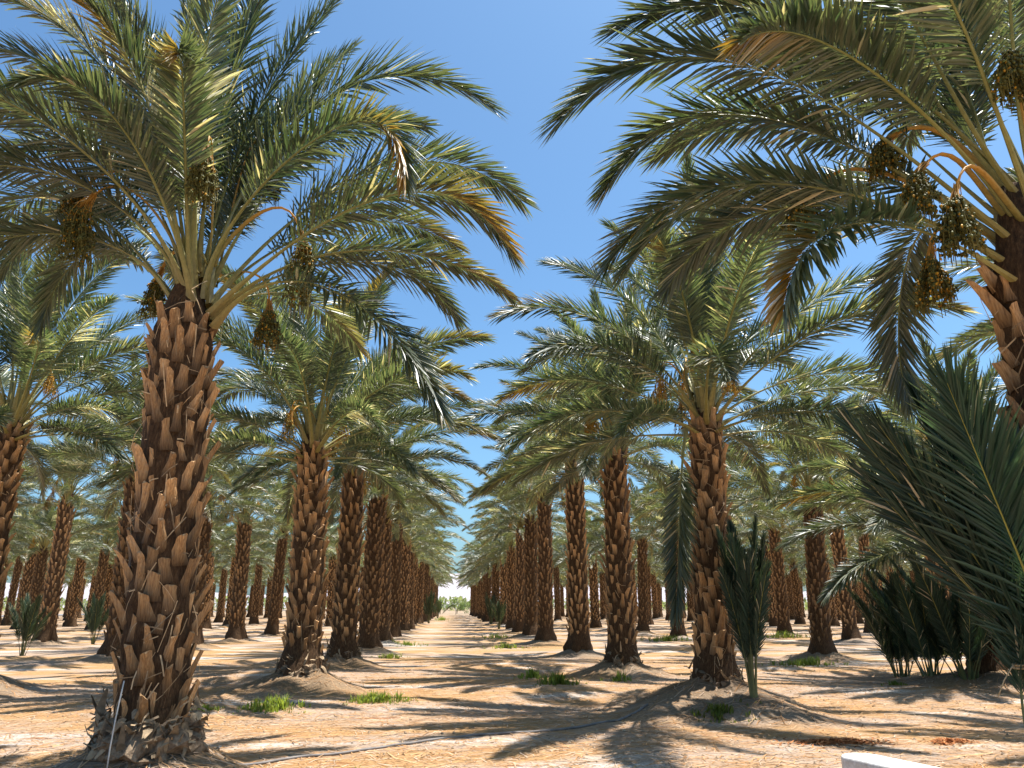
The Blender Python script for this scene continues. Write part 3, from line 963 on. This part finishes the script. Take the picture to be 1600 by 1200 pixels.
LABELS = {
    'A1': 'nearest date palm left of the aisle, thick shaggy trunk with torn root fibre',
    'A2': 'second date palm on the left of the aisle, on a steep bare soil mound',
    'A3': 'third date palm left of the aisle, close behind the one on the steep mound',
    'B0': 'date palm cut by the right edge, long fronds reaching left across the sky',
    'B1': 'date palm on a wide soil mound with a hanging broken frond beside its trunk',
    'B2': 'second full date palm on the right of the aisle, behind the one with the offshoot',
    'B3': 'third full date palm on the right of the aisle, slim trunk with orange fruit stalks',
    'C1': 'short date palm with offshoots crowded at its foot behind the big tied offshoot',
    'C2': 'stout date palm with a long strip of green weeds at its foot, right half',
    'L1': 'date palm cut by the left edge, low mound at its foot',
}
ORD = ['first', 'second', 'third', 'fourth', 'fifth', 'sixth', 'seventh', 'eighth', 'ninth', 'tenth', 'eleventh', 'twelfth', 'thirteenth', 'fourteenth', 'fifteenth', 'sixteenth', 'seventeenth', 'eighteenth', 'nineteenth', 'twentieth']
ROWNAME = {0: 'in the row along the left of the aisle', 1: 'in the row along the right of the aisle', -1: 'in the second row left of the aisle', 2: 'in the second row right of the aisle',
           -2: 'in the third row left of the aisle', 3: 'in the third row right of the aisle', 4: 'in the fourth row right of the aisle'}
count, far_list, feet = {}, [], []
palms.sort(key=lambda p: p[2])
for row, x, y, H, k in palms:
    vis = abs(frame_u(x, y)) < 1.0 or k in ('L1', 'B0')
    count[row] = count.get(row, 0) + (1 if vis else 0)
    nth = count[row]
    zb = gz(x, y) * 0.6
    seed = int(abs(x * 131 + y * 977)) % 100000
    if k == 'A1':
        root = hero_palm(x, y, 0.0, 5.05, .345, .325, 1, 190, A1_FRONDS, 26, -.17, lambda a, c: not (20 < a < 150) or c < 2, fibres=330, flare=.05)
    elif k == 'B0':
        root = hero_palm(x, y, 0.0, 4.5, .31, .27, 2, 160, B0_FRONDS, 22, .0, lambda a, c: 110 < a < 330 or c < 3, fibres=220, shift=.27)
    elif k == 'B1':
        root = hero_palm(x, y, zb, 5.0 - zb, .30, .265, 3, 185, B1_FRONDS, 36, .15, fibres=200, start=4.1)
    elif k == 'A2':
        root = hero_palm(x, y, zb, 5.15 - zb, .355, .31, 4, 190, (), 38, -.1, fibres=160)
    elif k in ('B2', 'A3', 'L1'):
        root = hero_palm(x, y, zb, H - zb, .34, .30, seed, 175, (), 37, 0.0, fibres=90)
    elif k == 'C1':
        root = hero_palm(x, y, zb, H, .30, .28, 6, 90, (), 34, 0.0, fibres=60)
    elif k is not None or y < 54:
        root = mid_palm(x, y, zb, H, seed, girth=.88 + (seed % 23) / 100)
    else:
        root = far_palm(x, y, zb, H, seed)
    if k in LABELS:
        lab = LABELS[k]
    elif k == 'C0':
        lab = 'date palm just outside the right edge whose shadow falls on the sand'
    elif row in ROWNAME and not vis:
        lab = 'palm whose trunk stands past the picture edge %s' % ROWNAME[row]
    elif row in ROWNAME:
        lab = '%s palm from the front %s' % (ORD[max(1, min(nth, 20)) - 1], ROWNAME.get(row) or 'in the outer rows on the %s' % ('left' if row < 0 else 'right'))
    else:
        lab = None
        far_list.append((row, x, y, root))
    tag(root, lab, 'palm tree', GROUP)
    if k in ('A2', 'B1', 'B2', 'A3', 'L1'):
        feet.append((root, {'B1': .37, 'A2': .43}.get(k, .40), .26))
    if k == 'A1':
        A1 = root
        for pts, sd, kw in [
            ([(-.2, 0, 5.75), (-.75, -.05, 6.6), (-1.15, -.1, 6.82), (-1.5, -.1, 6.62)], 1, dict(drop=.55, ripe=.3)),
            ([(-.25, -.1, 5.6), (-.6, -.3, 6.2), (-.9, -.5, 6.38), (-1.15, -.6, 6.2)], 2, dict(drop=.75, ripe=.1)),
            ([(.0, -.2, 5.7), (.1, -.5, 6.7), (.12, -.75, 6.95), (.14, -.85, 6.75)], 3, dict(n_strand=56, drop=.6, ripe=.05, dense=26)),
            ([(.1, -.05, 5.6), (.5, -.15, 6.2), (.85, -.2, 6.35), (1.1, -.2, 6.1)], 4, dict(n_strand=48, drop=.95, ripe=.1, dense=30)),
            ([(-.25, .1, 5.6), (-.45, .3, 5.95), (-.62, .45, 5.98), (-.72, .5, 5.8)], 5, dict(drop=.5, ripe=.1)),
            ([(.05, .15, 6.0), (.2, .4, 7.4), (.3, .55, 7.75), (.36, .62, 7.6)], 6, dict(drop=.5, ripe=.1)),
            ([(.1, .1, 5.4), (.35, .4, 5.75), (.5, .6, 5.75), (.6, .7, 5.5)], 7, dict(drop=.5, ripe=.2)),
        ]:
            add_bunch(root, bunch_meshes(pts, sd, **kw))
    if k == 'B0':
        for pts, sd, kw in [
            ([(.2, -.1, 5.0), (-.1, -.4, 5.6), (-.25, -.6, 5.85), (-.36, -.7, 5.8)], 11, dict(drop=.34, ripe=.08, n_strand=50, dense=20)),
            ([(.2, .1, 5.0), (-.2, .3, 5.7), (-.45, .4, 5.9), (-.62, .45, 5.85)], 12, dict(drop=.3, ripe=.15)),
            ([(.05, .0, 4.7), (-.4, -.1, 5.1), (-.65, -.15, 5.25), (-.82, -.15, 5.15)], 13, dict(drop=.36, ripe=.12)),
            ([(.05, -.1, 4.6), (-.4, -.3, 4.9), (-.68, -.45, 4.95), (-.85, -.5, 4.75)], 14, dict(drop=.40, ripe=.1)),
            ([(.0, .1, 4.5), (-.25, .25, 4.8), (-.42, .35, 4.85), (-.5, .4, 4.7)], 15, dict(drop=.36, ripe=.25)),
            ([(.05, .15, 4.8), (-.6, .5, 5.4), (-1.05, .7, 5.6), (-1.3, .8, 5.45)], 16, dict(drop=.34, ripe=.15)),
        ]:
            add_bunch(root, bunch_meshes(pts, sd, **kw))
    if k in ('B1', 'A2', 'A3', 'B2', 'L1'):
        rb_ = random.Random(seed + 5)
        for q in range(5):
            add_bunch(root, GEN_BUNCH[q % 3], (0, 0, H - zb + rb_.uniform(.1, .5)), rb_.uniform(0, 6.28))

# the distant palms: told apart by row and by how far back they stand, as far as the picture lets one
BANDS = [(60, 75), (75, 95), (95, 125), (125, 170)]
BAND_NAME = ['not far back', 'half way back', 'deep in the grove', 'at its far end']
for row, x, y, root in far_list:
    b = 0 if y < 60 else [k for k, (a, c) in enumerate(BANDS) if a <= y < c or k == 3][0]
    rn_ = ROWNAME.get(row) or 'in the outer rows on the %s' % ('left' if row < 0 else 'right')
    root['label'] = 'distant palm %s, %s' % (rn_, BAND_NAME[b])

# ragged root mass at the foot of the nearest palm
def ragged_base(root, rad, z0, z1, seed, n):
    mb = MB()
    rng = np.random.default_rng(seed)
    na, nz = 40, 9
    a = np.linspace(0, 2 * np.pi, na, endpoint=False)
    V = []
    for i in range(nz):
        q = i / (nz - 1)
        z = z0 + (z1 - z0) * q
        r = rad * (1.18 - .30 * q + .16 * math.sin(q * math.pi)) * (1 + rng.normal(0, .075, na) + .06 * np.sin(a * 5 + i))
        if i == nz - 1:
            r = r * .72
        V.append(np.stack([r * np.cos(a), r * np.sin(a), z + rng.normal(0, .03, na)], 1))
    V = np.concatenate(V)
    F = [(i * na + j, i * na + (j + 1) % na, (i + 1) * na + (j + 1) % na, (i + 1) * na + j) for i in range(nz - 1) for j in range(na)]
    F.append(tuple((nz - 1) * na + j for j in range(na)))
    mb.add(V, F, (1, 1, 1), 0)
    link('root_mass', mb.mesh('root_mass', [M_ROOT], False), root)
    sh = MB()
    for _ in range(n):
        az = rng.uniform(0, 2 * np.pi)
        z = rng.uniform(z0 + .05, z1 + .1)
        r = rad * rng.uniform(.95, 1.2)
        ln = rng.uniform(.05, .15)
        dirv = np.array([math.cos(az + rng.normal(0, 1.1)), math.sin(az + rng.normal(0, 1.1)), rng.normal(.1, .5)])
        dirv /= np.linalg.norm(dirv)
        p0 = np.array([r * math.cos(az), r * math.sin(az), z])
        side = np.cross(dirv, [0, 0, 1.0]) + 1e-6
        side /= np.linalg.norm(side)
        w = rng.uniform(.012, .055)
        cv = np.array([0, 0, rng.normal(-.02, .10)]) + side * rng.normal(0, .06)
        pts = [p0 + dirv * ln * q + cv * q * q for q in (0, .5, 1)]
        V = []
        for q, p in enumerate(pts):
            ww = w * (1.0, .85, .3)[q]
            V += [p - side * ww, p + np.array([0, 0, .012]), p + side * ww]
        sh.add(V, [(0, 1, 4, 3), (1, 2, 5, 4), (3, 4, 7, 6), (4, 5, 8, 7)], np.array([.34, .24, .14]) * rng.uniform(.3, 1.35), 0)
    o = link('torn_husk', sh.mesh('torn_husk', [M_FIBRE], False), root)
    o['kind'] = 'stuff'
ragged_base(A1, .44, .10, .58, 77, 260)
for k, (rt_, rad, z1) in enumerate(feet):
    ragged_base(rt_, rad, -.18, z1, 80 + k, 90)

# ------------------------------------------------------------------ offshoots ("pups")
def offshoot(x, y, z, stems, label, lod=0, seed=0, tie=None):
    root = bpy.data.objects.new('palm_offshoot', None)
    col.objects.link(root)
    root.location = (x, y, z)
    tag(root, label, 'palm offshoot', 'offshoots at the feet of the palms')
    rnd = random.Random(seed)
    for k, (P, kw) in enumerate(stems):
        link('frond', frond_mesh(P, lod, seed * 40 + k, pup=True, blue=1.0, twist=kw.get('twist', rnd.uniform(-.8, .8)), bare=kw.get('bare', .3), pet=.7, wscale=kw.get('wscale', .82), wide=kw.get('wide', 1.1), narrow=kw.get('narrow', .66), tone=rnd.uniform(.85, 1.15)), root)
    if tie:
        zt, rt_, cx_, cy_ = tie
        mb = MB()
        a = np.linspace(0, 2 * np.pi, 25)
        for dz in (0, .018):
            tube(mb, np.stack([cx_ + rt_ * np.cos(a), cy_ + rt_ * np.sin(a), zt + dz + .05 * np.cos(a) * rt_ / .2], 1), .008, (1, 1, 1), 5, 0, 1, False)
        tube(mb, np.array([(cx_ - rt_, cy_, zt), (cx_ - rt_ - .06, cy_ - .04, zt - .02), (cx_ - rt_ - .12, cy_ - .03, zt - .10), (cx_ - rt_ - .18, cy_ - .03, zt - .2)]), .005, (1, 1, 1), 4)
        link('twine', mb.mesh('twine', [M_TWINE]), root)
    return root

def generic_stems(n, L, rnd, spread=12.0, r0=.05):
    out = []
    for k in range(n):
        az = k * 2.4 + rnd.uniform(-.3, .3)
        P = arc(L * rnd.uniform(.7, 1.05), 90 - rnd.uniform(1, spread), rnd.uniform(3, 8 + spread), 1.5, r0 * rnd.uniform(.3, 1))
        c, s = math.cos(az), math.sin(az)
        out.append((P @ np.array([[c, s, 0], [-s, c, 0], [0, 0, 1]]), {}))
    return out

# the big tied one on the right: base (4.05, 5.0)
BX, BY = 3.93, 5.0
def st(dx1, dz1, dx2, dz2, dy, dx0=0.0):
    return [(dx0, dy * .1, 0), (dx0 * .4 - .16, dy * .25, 1.27), (dx1, dy * .6, dz1), (dx2, dy, dz2)]
stems = [(st(-.44, 2.40, -.76, 3.22, -.5), {'twist': .15, 'wide': 1.45, 'bare': .38, 'narrow': .95, 'wscale': .8}),
         (st(-.36, 2.45, -.52, 3.38, .25), {}), (st(-.52, 2.3, -.88, 3.1, .15), {'twist': -.4}),
         (st(-.55, 2.35, -.92, 3.15, .45), {}), (st(-.22, 2.4, -.2, 3.28, .3), {}), (st(-.05, 2.2, .18, 2.95, .2), {}),
         (st(-.30, 2.3, -.36, 3.25, .35), {}), (st(-.12, 2.1, .02, 2.9, .15), {}),
         (st(-.5, 2.1, -.8, 2.75, .6), {}), (st(.0, 1.95, .32, 2.5, .1), {})]
for k, s_ in enumerate(stems):
    for q in (2, 3):
        p = s_[0][q]
        s_[0][q] = (p[0] * 1.04, p[1], 1.27 + (p[2] - 1.27) * .86)
    s_[1].setdefault('bare', .42)
    a = k * 2.4
    for q, f in ((0, 1.0), (1, .75)):
        p = s_[0][q]
        s_[0][q] = (p[0] + .08 * f * math.cos(a), p[1] + .08 * f * math.sin(a), p[2])
offshoot(BX, BY, gz(BX, BY) - .05, stems, 'large dark green offshoot tied with twine, cut by the right edge', 0, 5, (1.22, .125, -.15, .02))

rn = random.Random(21)
offshoot(4.66, 12.35, gz(4.66, 12.35) - .05, generic_stems(16, 2.6, rn, 7), 'blue-green offshoot standing upright on the wide mound beside its mother palm', 0, 6)
for k, (x, y, L, lab) in enumerate([
    (11.35, 17.2, 2.9, 'tallest dark offshoot at the foot of the short palm'),
    (10.95, 17.9, 2.5, 'dark offshoot left of the tallest one at the foot of the short palm'),
    (12.35, 16.6, 2.2, 'small dark offshoot in front of the short palm trunk'),
    (11.05, 19.3, 2.6, 'dark offshoot behind the tallest one at the foot of the short palm')]):
    offshoot(x, y, gz(x, y) - .05, [(p_, {'bare': .16}) for p_, _ in generic_stems(15, L, rn, 26, .2)], lab, 0, 7 + k)
for k, (x, y, L, lab) in enumerate([
    (-14.9, 29.6, 2.1, 'slim dark offshoot between the trunks near the left edge'),
    (-16.4, 38.6, 2.3, 'dark offshoot standing just left of the big nearest trunk'),
    (-1.9, 118.0, 3.2, 'arching green offshoot at the far left end of the aisle'),
    (-2.3, 84.0, 3.4, 'dark offshoot against the trunks far down the left of the aisle'),
    (3.7, 74.0, 2.8, 'dark offshoot against the trunks far down the right of the aisle'),
    (3.7, 62.0, 2.4, 'lower dark offshoot among the trunks along the right of the aisle')]):
    offshoot(x, y, gz(x, y) - .05, generic_stems(11, L, rn, 18 if k != 2 else 40, .08), lab, 1, 20 + k)

# ------------------------------------------------------------------ weeds, straw, twigs
def weed_patch(x, y, rx, ry, n, hgt, seed, label, tone=1.0):
    mb = MB()
    rng = np.random.default_rng(seed)
    for _ in range(n):
        r = min(1.5, abs(rng.normal(0, .62)))
        a = rng.uniform(0, 2 * np.pi)
        px, py = x + rx * r * math.cos(a), y + ry * r * math.sin(a)
        z = gz(px, py) - .01
        tall = .45 + .8 * abs(float(value_noise(np.array([px]), np.array([py]), 4.3, seed)[0])) + .25 * rng.random()
        for _b in range(6):
            az = rng.uniform(0, 2 * np.pi)
            h = hgt * rng.uniform(.3, 1.25) * max(.25, 1.1 - .55 * r) * tall
            lean = rng.uniform(.1, .8) * h
            w = rng.uniform(.004, .012)
            d = np.array([math.cos(az), math.sin(az), 0])
            s = np.array([-d[1], d[0], 0]) * w
            p0 = np.array([px, py, z]) + rng.normal(0, .02, 3) * [1, 1, 0]
            p1 = p0 + d * lean * .35 + [0, 0, h * .65]
            p2 = p0 + d * lean + [0, 0, h]
            c = np.array([.115, .165, .040]) * rng.uniform(.55, 1.5) * tone + np.array([.10, .07, .0]) * rng.uniform(0, .8)
            mb.add([p0 - s * .6, p0 + s * .6, p1 + s, p1 - s, p2], [(0, 1, 2, 3), (3, 2, 4)], c, 0)
    o = link('weeds', mb.mesh('weeds', [M_WEED], False))
    tag(o, label, 'weeds', 'patches of green weeds on the sand', 'stuff')

for k, (x, y, rx, ry, n, h, lab) in enumerate([
    (-1.32, 15.0, .50, .40, 130, .22, 'bright green weed patch right of the steep soil mound'),
    (-2.95, 14.2, .48, .55, 130, .22, 'shaded green weeds at the left front of the steep soil mound'),
    (-4.05, 14.1, .30, .25, 50, .15, 'small yellow-green weed tuft beside the nearest trunk'),
    (2.35, 18.1, .45, .5, 110, .25, 'weeds in shade left of the second right palm mound'),
    (1.95, 19.6, .4, .4, 60, .18, 'weeds just left of the shaded patch by the second right palm'),
    (3.9, 18.7, .28, .25, 40, .25, 'weed tuft right in front of the second right palm'),
    (10.4, 23.4, 1.1, .7, 150, .24, 'long weed strip at the foot of the stout right palm'),
    (9.75, 17.3, .3, .2, 35, .15, 'small weeds in the shade left of the short palm'),
    (10.7, 39.5, 1.4, .9, 120, .35, 'weeds by the hanging broken frond, further back'),
    (18.6, 43.6, 2.0, 1.2, 130, .35, 'weeds under the palms between the two right trunks'),
    (17.5, 28.0, 1.2, .7, 80, .25, 'low weeds along the second aisle at the right'),
    (-2.0, 27.6, .5, .6, 60, .2, 'weeds beside the third left palm mound'),
    (-1.9, 36.0, .8, .9, 70, .22, 'weeds beside the fourth left palm mound'),
    (2.3, 33.5, .9, .8, 70, .22, 'sparse weeds on the right of the aisle'),
    (2.5, 44.0, 1.0, 1.6, 80, .25, 'weeds further down the right of the aisle'),
    (-1.2, 104.0, 1.2, 9.0, 170, .4, 'yellow-green grass at the far end of the aisle'),
    (4.05, 12.1, .5, .35, 70, .12, 'dry thin weeds on the front of the wide mound'),
    (-.85, 8.2, .06, .05, 5, .2, 'single small weed sprig in the foreground sand')]):
    weed_patch(x, y, rx, ry, n, h, 500 + k, lab, .55 if k == 16 else 1.0)

def litter(name, n, box, lmin, lmax, w, cols, seed, label, lift=.012, dens=None):
    rng = np.random.default_rng(seed)
    # denser near the camera
    q = rng.random(n) ** 1.6
    y = box[2] + (box[3] - box[2]) * q
    x = rng.uniform(box[0], box[1], n)
    z = ground_z(x, y)
    a = rng.normal(0, .9, n)
    l = rng.uniform(lmin, lmax, n)
    dx, dy = np.cos(a) * l / 2, np.sin(a) * l / 2
    cv = rng.normal(0, .12, n) * l
    ww = w * rng.uniform(.5, 1.4, n)
    mx, my = x + -np.sin(a) * cv, y + np.cos(a) * cv
    z0, z2 = ground_z(x - dx, y - dy), ground_z(x + dx, y + dy)
    hz = lift * rng.uniform(.3, 1.6, n)
    sx_, sy_ = -np.sin(a) * ww, np.cos(a) * ww
    V = np.stack([np.stack([x - dx - sx_, y - dy - sy_, z0 + .004], 1), np.stack([x - dx + sx_, y - dy + sy_, z0 + .006], 1),
                  np.stack([mx - sx_, my - sy_, z + hz], 1), np.stack([mx + sx_, my + sy_, z + hz + .003], 1),
                  np.stack([x + dx - sx_, y + dy - sy_, z2 + .004], 1), np.stack([x + dx + sx_, y + dy + sy_, z2 + .006], 1)], 1).reshape(-1, 3)
    k = np.arange(n)[:, None] * 6
    F = np.concatenate([k + [0, 2, 3, 1], k + [2, 4, 5, 3]]).tolist()
    cc = np.array(cols)[rng.integers(0, len(cols), n)] * rng.uniform(.7, 1.2, (n, 1))
    mb = MB()
    mb.add(V, F, np.repeat(cc, 6, axis=0), 0)
    o = link(name, mb.mesh(name, [M_STRAW], False))
    tag(o, label, name.replace('_', ' '), kind='stuff')

litter('dry_straw', 42000, (-9, 13, 6.5, 26), .08, .34, .0045, [(.40, .25, .14), (.46, .33, .23), (.36, .185, .075), (.44, .245, .11)], 41, 'loose dry leaflet straw strewn over the sand')
litter('twigs', 700, (-9, 13, 6.5, 30), .25, .9, .008, [(.20, .11, .05), (.30, .17, .08), (.46, .30, .15)], 42, 'dark twigs and dry strand pieces scattered on the sand', .03)

def clods(n, box, seed):
    rng = np.random.default_rng(seed)
    mb = MB()
    x = rng.uniform(box[0], box[1], n)
    y = box[2] + (box[3] - box[2]) * rng.random(n) ** 1.5
    z = ground_z(x, y)
    r = .008 + .022 * rng.random(n) ** 3
    O = np.array([[1, 0, 0], [0, 1, 0], [-1, 0, 0], [0, -1, 0], [0, 0, .75], [0, 0, -.4]])
    V = np.stack([x, y, z + r * .25], 1)[:, None] + O[None] * r[:, None, None] * rng.uniform(.6, 1.4, (n, 6, 1))
    k = np.arange(n)[:, None] * 6
    F = np.concatenate([k + q for q in ([0, 1, 4], [1, 2, 4], [2, 3, 4], [3, 0, 4], [1, 0, 5], [2, 1, 5], [3, 2, 5], [0, 3, 5])]).tolist()
    c = np.array([.40, .29, .19]) * rng.uniform(.55, 1.25, (n, 1))
    mb.add(V.reshape(-1, 3), F, np.repeat(c, 6, axis=0), 0)
    tag(link('pebbles', mb.mesh('pebbles', [M_STRAW], False)), 'small soil clods and pebbles scattered over the sand', 'pebbles', kind='stuff')
clods(7000, (-9, 13, 6.5, 22), 44)

# red-brown husk heaps
def husk(x, y, rx, ry, n, seed, label):
    rng = np.random.default_rng(seed)
    mb = MB()
    for _ in range(n):
        r = abs(rng.normal(0, .5))
        a = rng.uniform(0, 6.28)
        px, py = x + rx * r * math.cos(a), y + ry * r * math.sin(a)
        z = gz(px, py) + .01 + .03 * max(0, 1 - r) * rng.random()
        b = rng.uniform(0, 6.28)
        l = rng.uniform(.02, .06)
        d = np.array([math.cos(b), math.sin(b), rng.normal(0, .3)]) * l
        s = np.array([-math.sin(b), math.cos(b), 0]) * l * .3
        p = np.array([px, py, z])
        mb.add([p - d - s * .3, p - s + [0, 0, .008], p + d, p + s + [0, 0, .008]], [(0, 1, 2, 3)], np.array([.42, .165, .06]) * rng.uniform(.6, 1.35), 0)
    tag(link('husk_litter', mb.mesh('husk_litter', [M_STRAW], False)), label, 'husk litter', 'heaps of red-brown husks on the sand', 'stuff')
husk(4.92, 7.95, .30, .22, 900, 1, 'round red-brown husk heap beyond the white kerb')
husk(4.85, 10.2, .65, .24, 900, 2, 'long red-brown husk smear left of the dark offshoot stem')
husk(6.3, 10.1, .3, .2, 350, 3, 'small red-brown husk spot beside the long smear')

# ------------------------------------------------------------------ white kerb end, hose, drip tube, posts, shrubs
def white_kerb():
    """Rounded end of a whitewashed concrete kerb that runs out of the bottom of the frame."""
    mb = MB()
    w, h = .42, .22
    ax, ay = 4.12, 8.08           # centre of the rounded end
    ang = R(-70)                  # direction the kerb runs
    d = np.array([math.cos(ang), math.sin(ang)])
    s = np.array([-d[1], d[0]])
    path = []
    for q in np.linspace(90, 270, 15):
        path.append(np.array([ax, ay]) + (s * math.sin(R(q)) + d * math.cos(R(q))) * w / 2)
    far = [np.array([ax, ay]) + d * 3.6 - s * w / 2, np.array([ax, ay]) + d * 3.6 + s * w / 2]
    poly = path + far
    rings = [(1.0, -.12), (1.0, h - .035), (.985, h - .015), (.955, h - .004), (.92, h)]
    c = np.array([ax, ay])
    V = []
    for k, z in rings:
        inset = (1 - k) * w / 2
        for j, p in enumerate(poly):
            v = p - c
            along, across = v @ d, v @ s
            if j >= len(path):
                q2 = d * along + s * (across * (1 - inset / (w / 2)))
            else:
                q2 = v * (1 - inset / (w / 2))
            V.append((*(c + q2), z))
    n = len(poly)
    F = [(i * n + j, i * n + (j + 1) % n, (i + 1) * n + (j + 1) % n, (i + 1) * n + j) for i in range(len(rings) - 1) for j in range(n)]
    F.append(tuple((len(rings) - 1) * n + j for j in range(n)))
    mb.add(V, F, (1, 1, 1), 0)
    o = link('concrete_kerb', mb.mesh('concrete_kerb', [M_WHITE], False))
    tag(o, 'white painted concrete kerb with a rounded end at the bottom edge', 'kerb')
white_kerb()

hp = np.array([(-2.6, 9.05), (-2.07, 9.32), (-1.65, 9.65), (-1.05, 10.0), (-.48, 10.43), (.33, 11.0), (1.11, 11.16), (2.12, 11.95), (3.1, 12.75)])
tt = np.linspace(0, len(hp) - 1, 70)
hx_, hy_ = np.interp(tt, range(len(hp)), hp[:, 0]), np.interp(tt, range(len(hp)), hp[:, 1])
mb = MB()
tube(mb, np.stack([hx_, hy_, ground_z(hx_, hy_) + .016], 1), .017, (1, 1, 1), 8)
tag(link('irrigation_hose', mb.mesh('irrigation_hose', [M_HOSE])), 'thin faded irrigation hose lying across the sand toward the wide mound', 'hose')

mb = MB()
tube(mb, np.array([(-3.20, 8.22, .02), (-3.205, 8.24, .35), (-3.20, 8.27, .62), (-3.19, 8.33, .95)]), .007, (1, 1, 1), 6)
tag(link('drip_tube', mb.mesh('drip_tube', [M_POST])), 'thin pale drip tube standing upright against the nearest trunk', 'drip tube')

def shrub(x, y, h, w, seed, label, c0=(.10, .135, .055)):
    rng = np.random.default_rng(seed)
    root = bpy.data.objects.new('shrub', None)
    col.objects.link(root)
    root.location = (x, y, gz(x, y))
    tag(root, label, 'shrub', 'shrubs past the end of the orchard')
    mb = MB()
    for _ in range(5):
        a = rng.uniform(0, 6.28)
        tube(mb, np.array([(0, 0, -.1), (.1 * math.cos(a), .1 * math.sin(a), h * .3), (w * .3 * math.cos(a), w * .3 * math.sin(a), h * .75)]), np.array([.06, .045, .015]), (.16, .11, .07), 5)
    link('stem', mb.mesh('stem', [M_FIBRE]), root)
    mb = MB()
    cl = rng.normal(0, 1, (16, 3)) * [w * .38, w * .30, h * .2] + [0, 0, h * .55]
    for _ in range(1500):
        p = cl[rng.integers(16)] + rng.normal(0, .22, 3) * h * .4
        if p[2] < .05:
            p[2] = rng.uniform(.05, .4)
        n_ = rng.normal(0, 1, 3)
        n_ /= np.linalg.norm(n_)
        s = np.cross(n_, [0.2, .1, 1.0])
        s /= np.linalg.norm(s)
        l = rng.uniform(.10, .22)
        mb.add([p - n_ * l, p + s * l * .4, p + n_ * l, p - s * l * .4], [(0, 1, 2, 3)], np.array(c0) * rng.uniform(.6, 1.5), 0)
    f = link('foliage', mb.mesh('foliage', [M_WEED], False), root)
    f['kind'] = 'stuff'
rs = random.Random(5)
SHR = ['bushy green shrub at the left of the aisle end', 'taller green shrub behind the left post', 'pale green shrub in the middle of the aisle end', 'round shrub between the two posts', 'dense shrub at the right of the aisle end', 'loose shrub partly behind the right row']
for k, x in enumerate([-7.5, -4.9, -2.4, 1.4, 4.6, 7.6]):
    shrub(x, 186 + rs.uniform(-6, 8), rs.uniform(2.6, 3.6), rs.uniform(4.4, 5.4), 60 + k, SHR[k])
# a far tree line that reads as one mass
mb = MB()
rng = np.random.default_rng(3)
for _ in range(11000):
    x = rng.uniform(-260, 200)
    y = rng.uniform(330, 370)
    top = 4.6 + 1.6 * float(value_noise(np.array([x]), np.array([2.0]), .06, 31)[0])
    p = np.array([x, y, top * rng.random() ** .7])
    n_ = rng.normal(0, 1, 3); n_ /= np.linalg.norm(n_)
    s = np.cross(n_, [0.2, .1, 1.0]); s /= np.linalg.norm(s)
    l = rng.uniform(.6, 1.4)
    mb.add([p - n_ * l, p + s * l * .5, p + n_ * l, p - s * l * .5], [(0, 1, 2, 3)], np.array([.15, .17, .10]) * rng.uniform(.7, 1.3), 0)
tag(link('treeline', mb.mesh('treeline', [M_WEED], False)), 'hazy grey-green band of far vegetation below the hills', 'vegetation', kind='stuff')

for k, x in enumerate([-2.6, 1.0, 5.6]):
    mb = MB()
    y = 170.0
    z = gz(x, y)
    tube(mb, np.array([(x, y, z - .3), (x, y, z + .9), (x, y, z + 1.5)]), np.array([.09, .085, .08]), (1, 1, 1), 8)
    tube(mb, np.array([(x, y, z + 1.5), (x, y, z + 1.56)]), np.array([.095, .06]), (1, 1, 1), 8)
    tag(link('fence_post', mb.mesh('fence_post', [M_POST])), ['pale post at the left of the aisle end', 'pale post in the middle of the aisle end', 'pale post at the right of the aisle end'][k], 'post', 'posts at the end of the aisle')
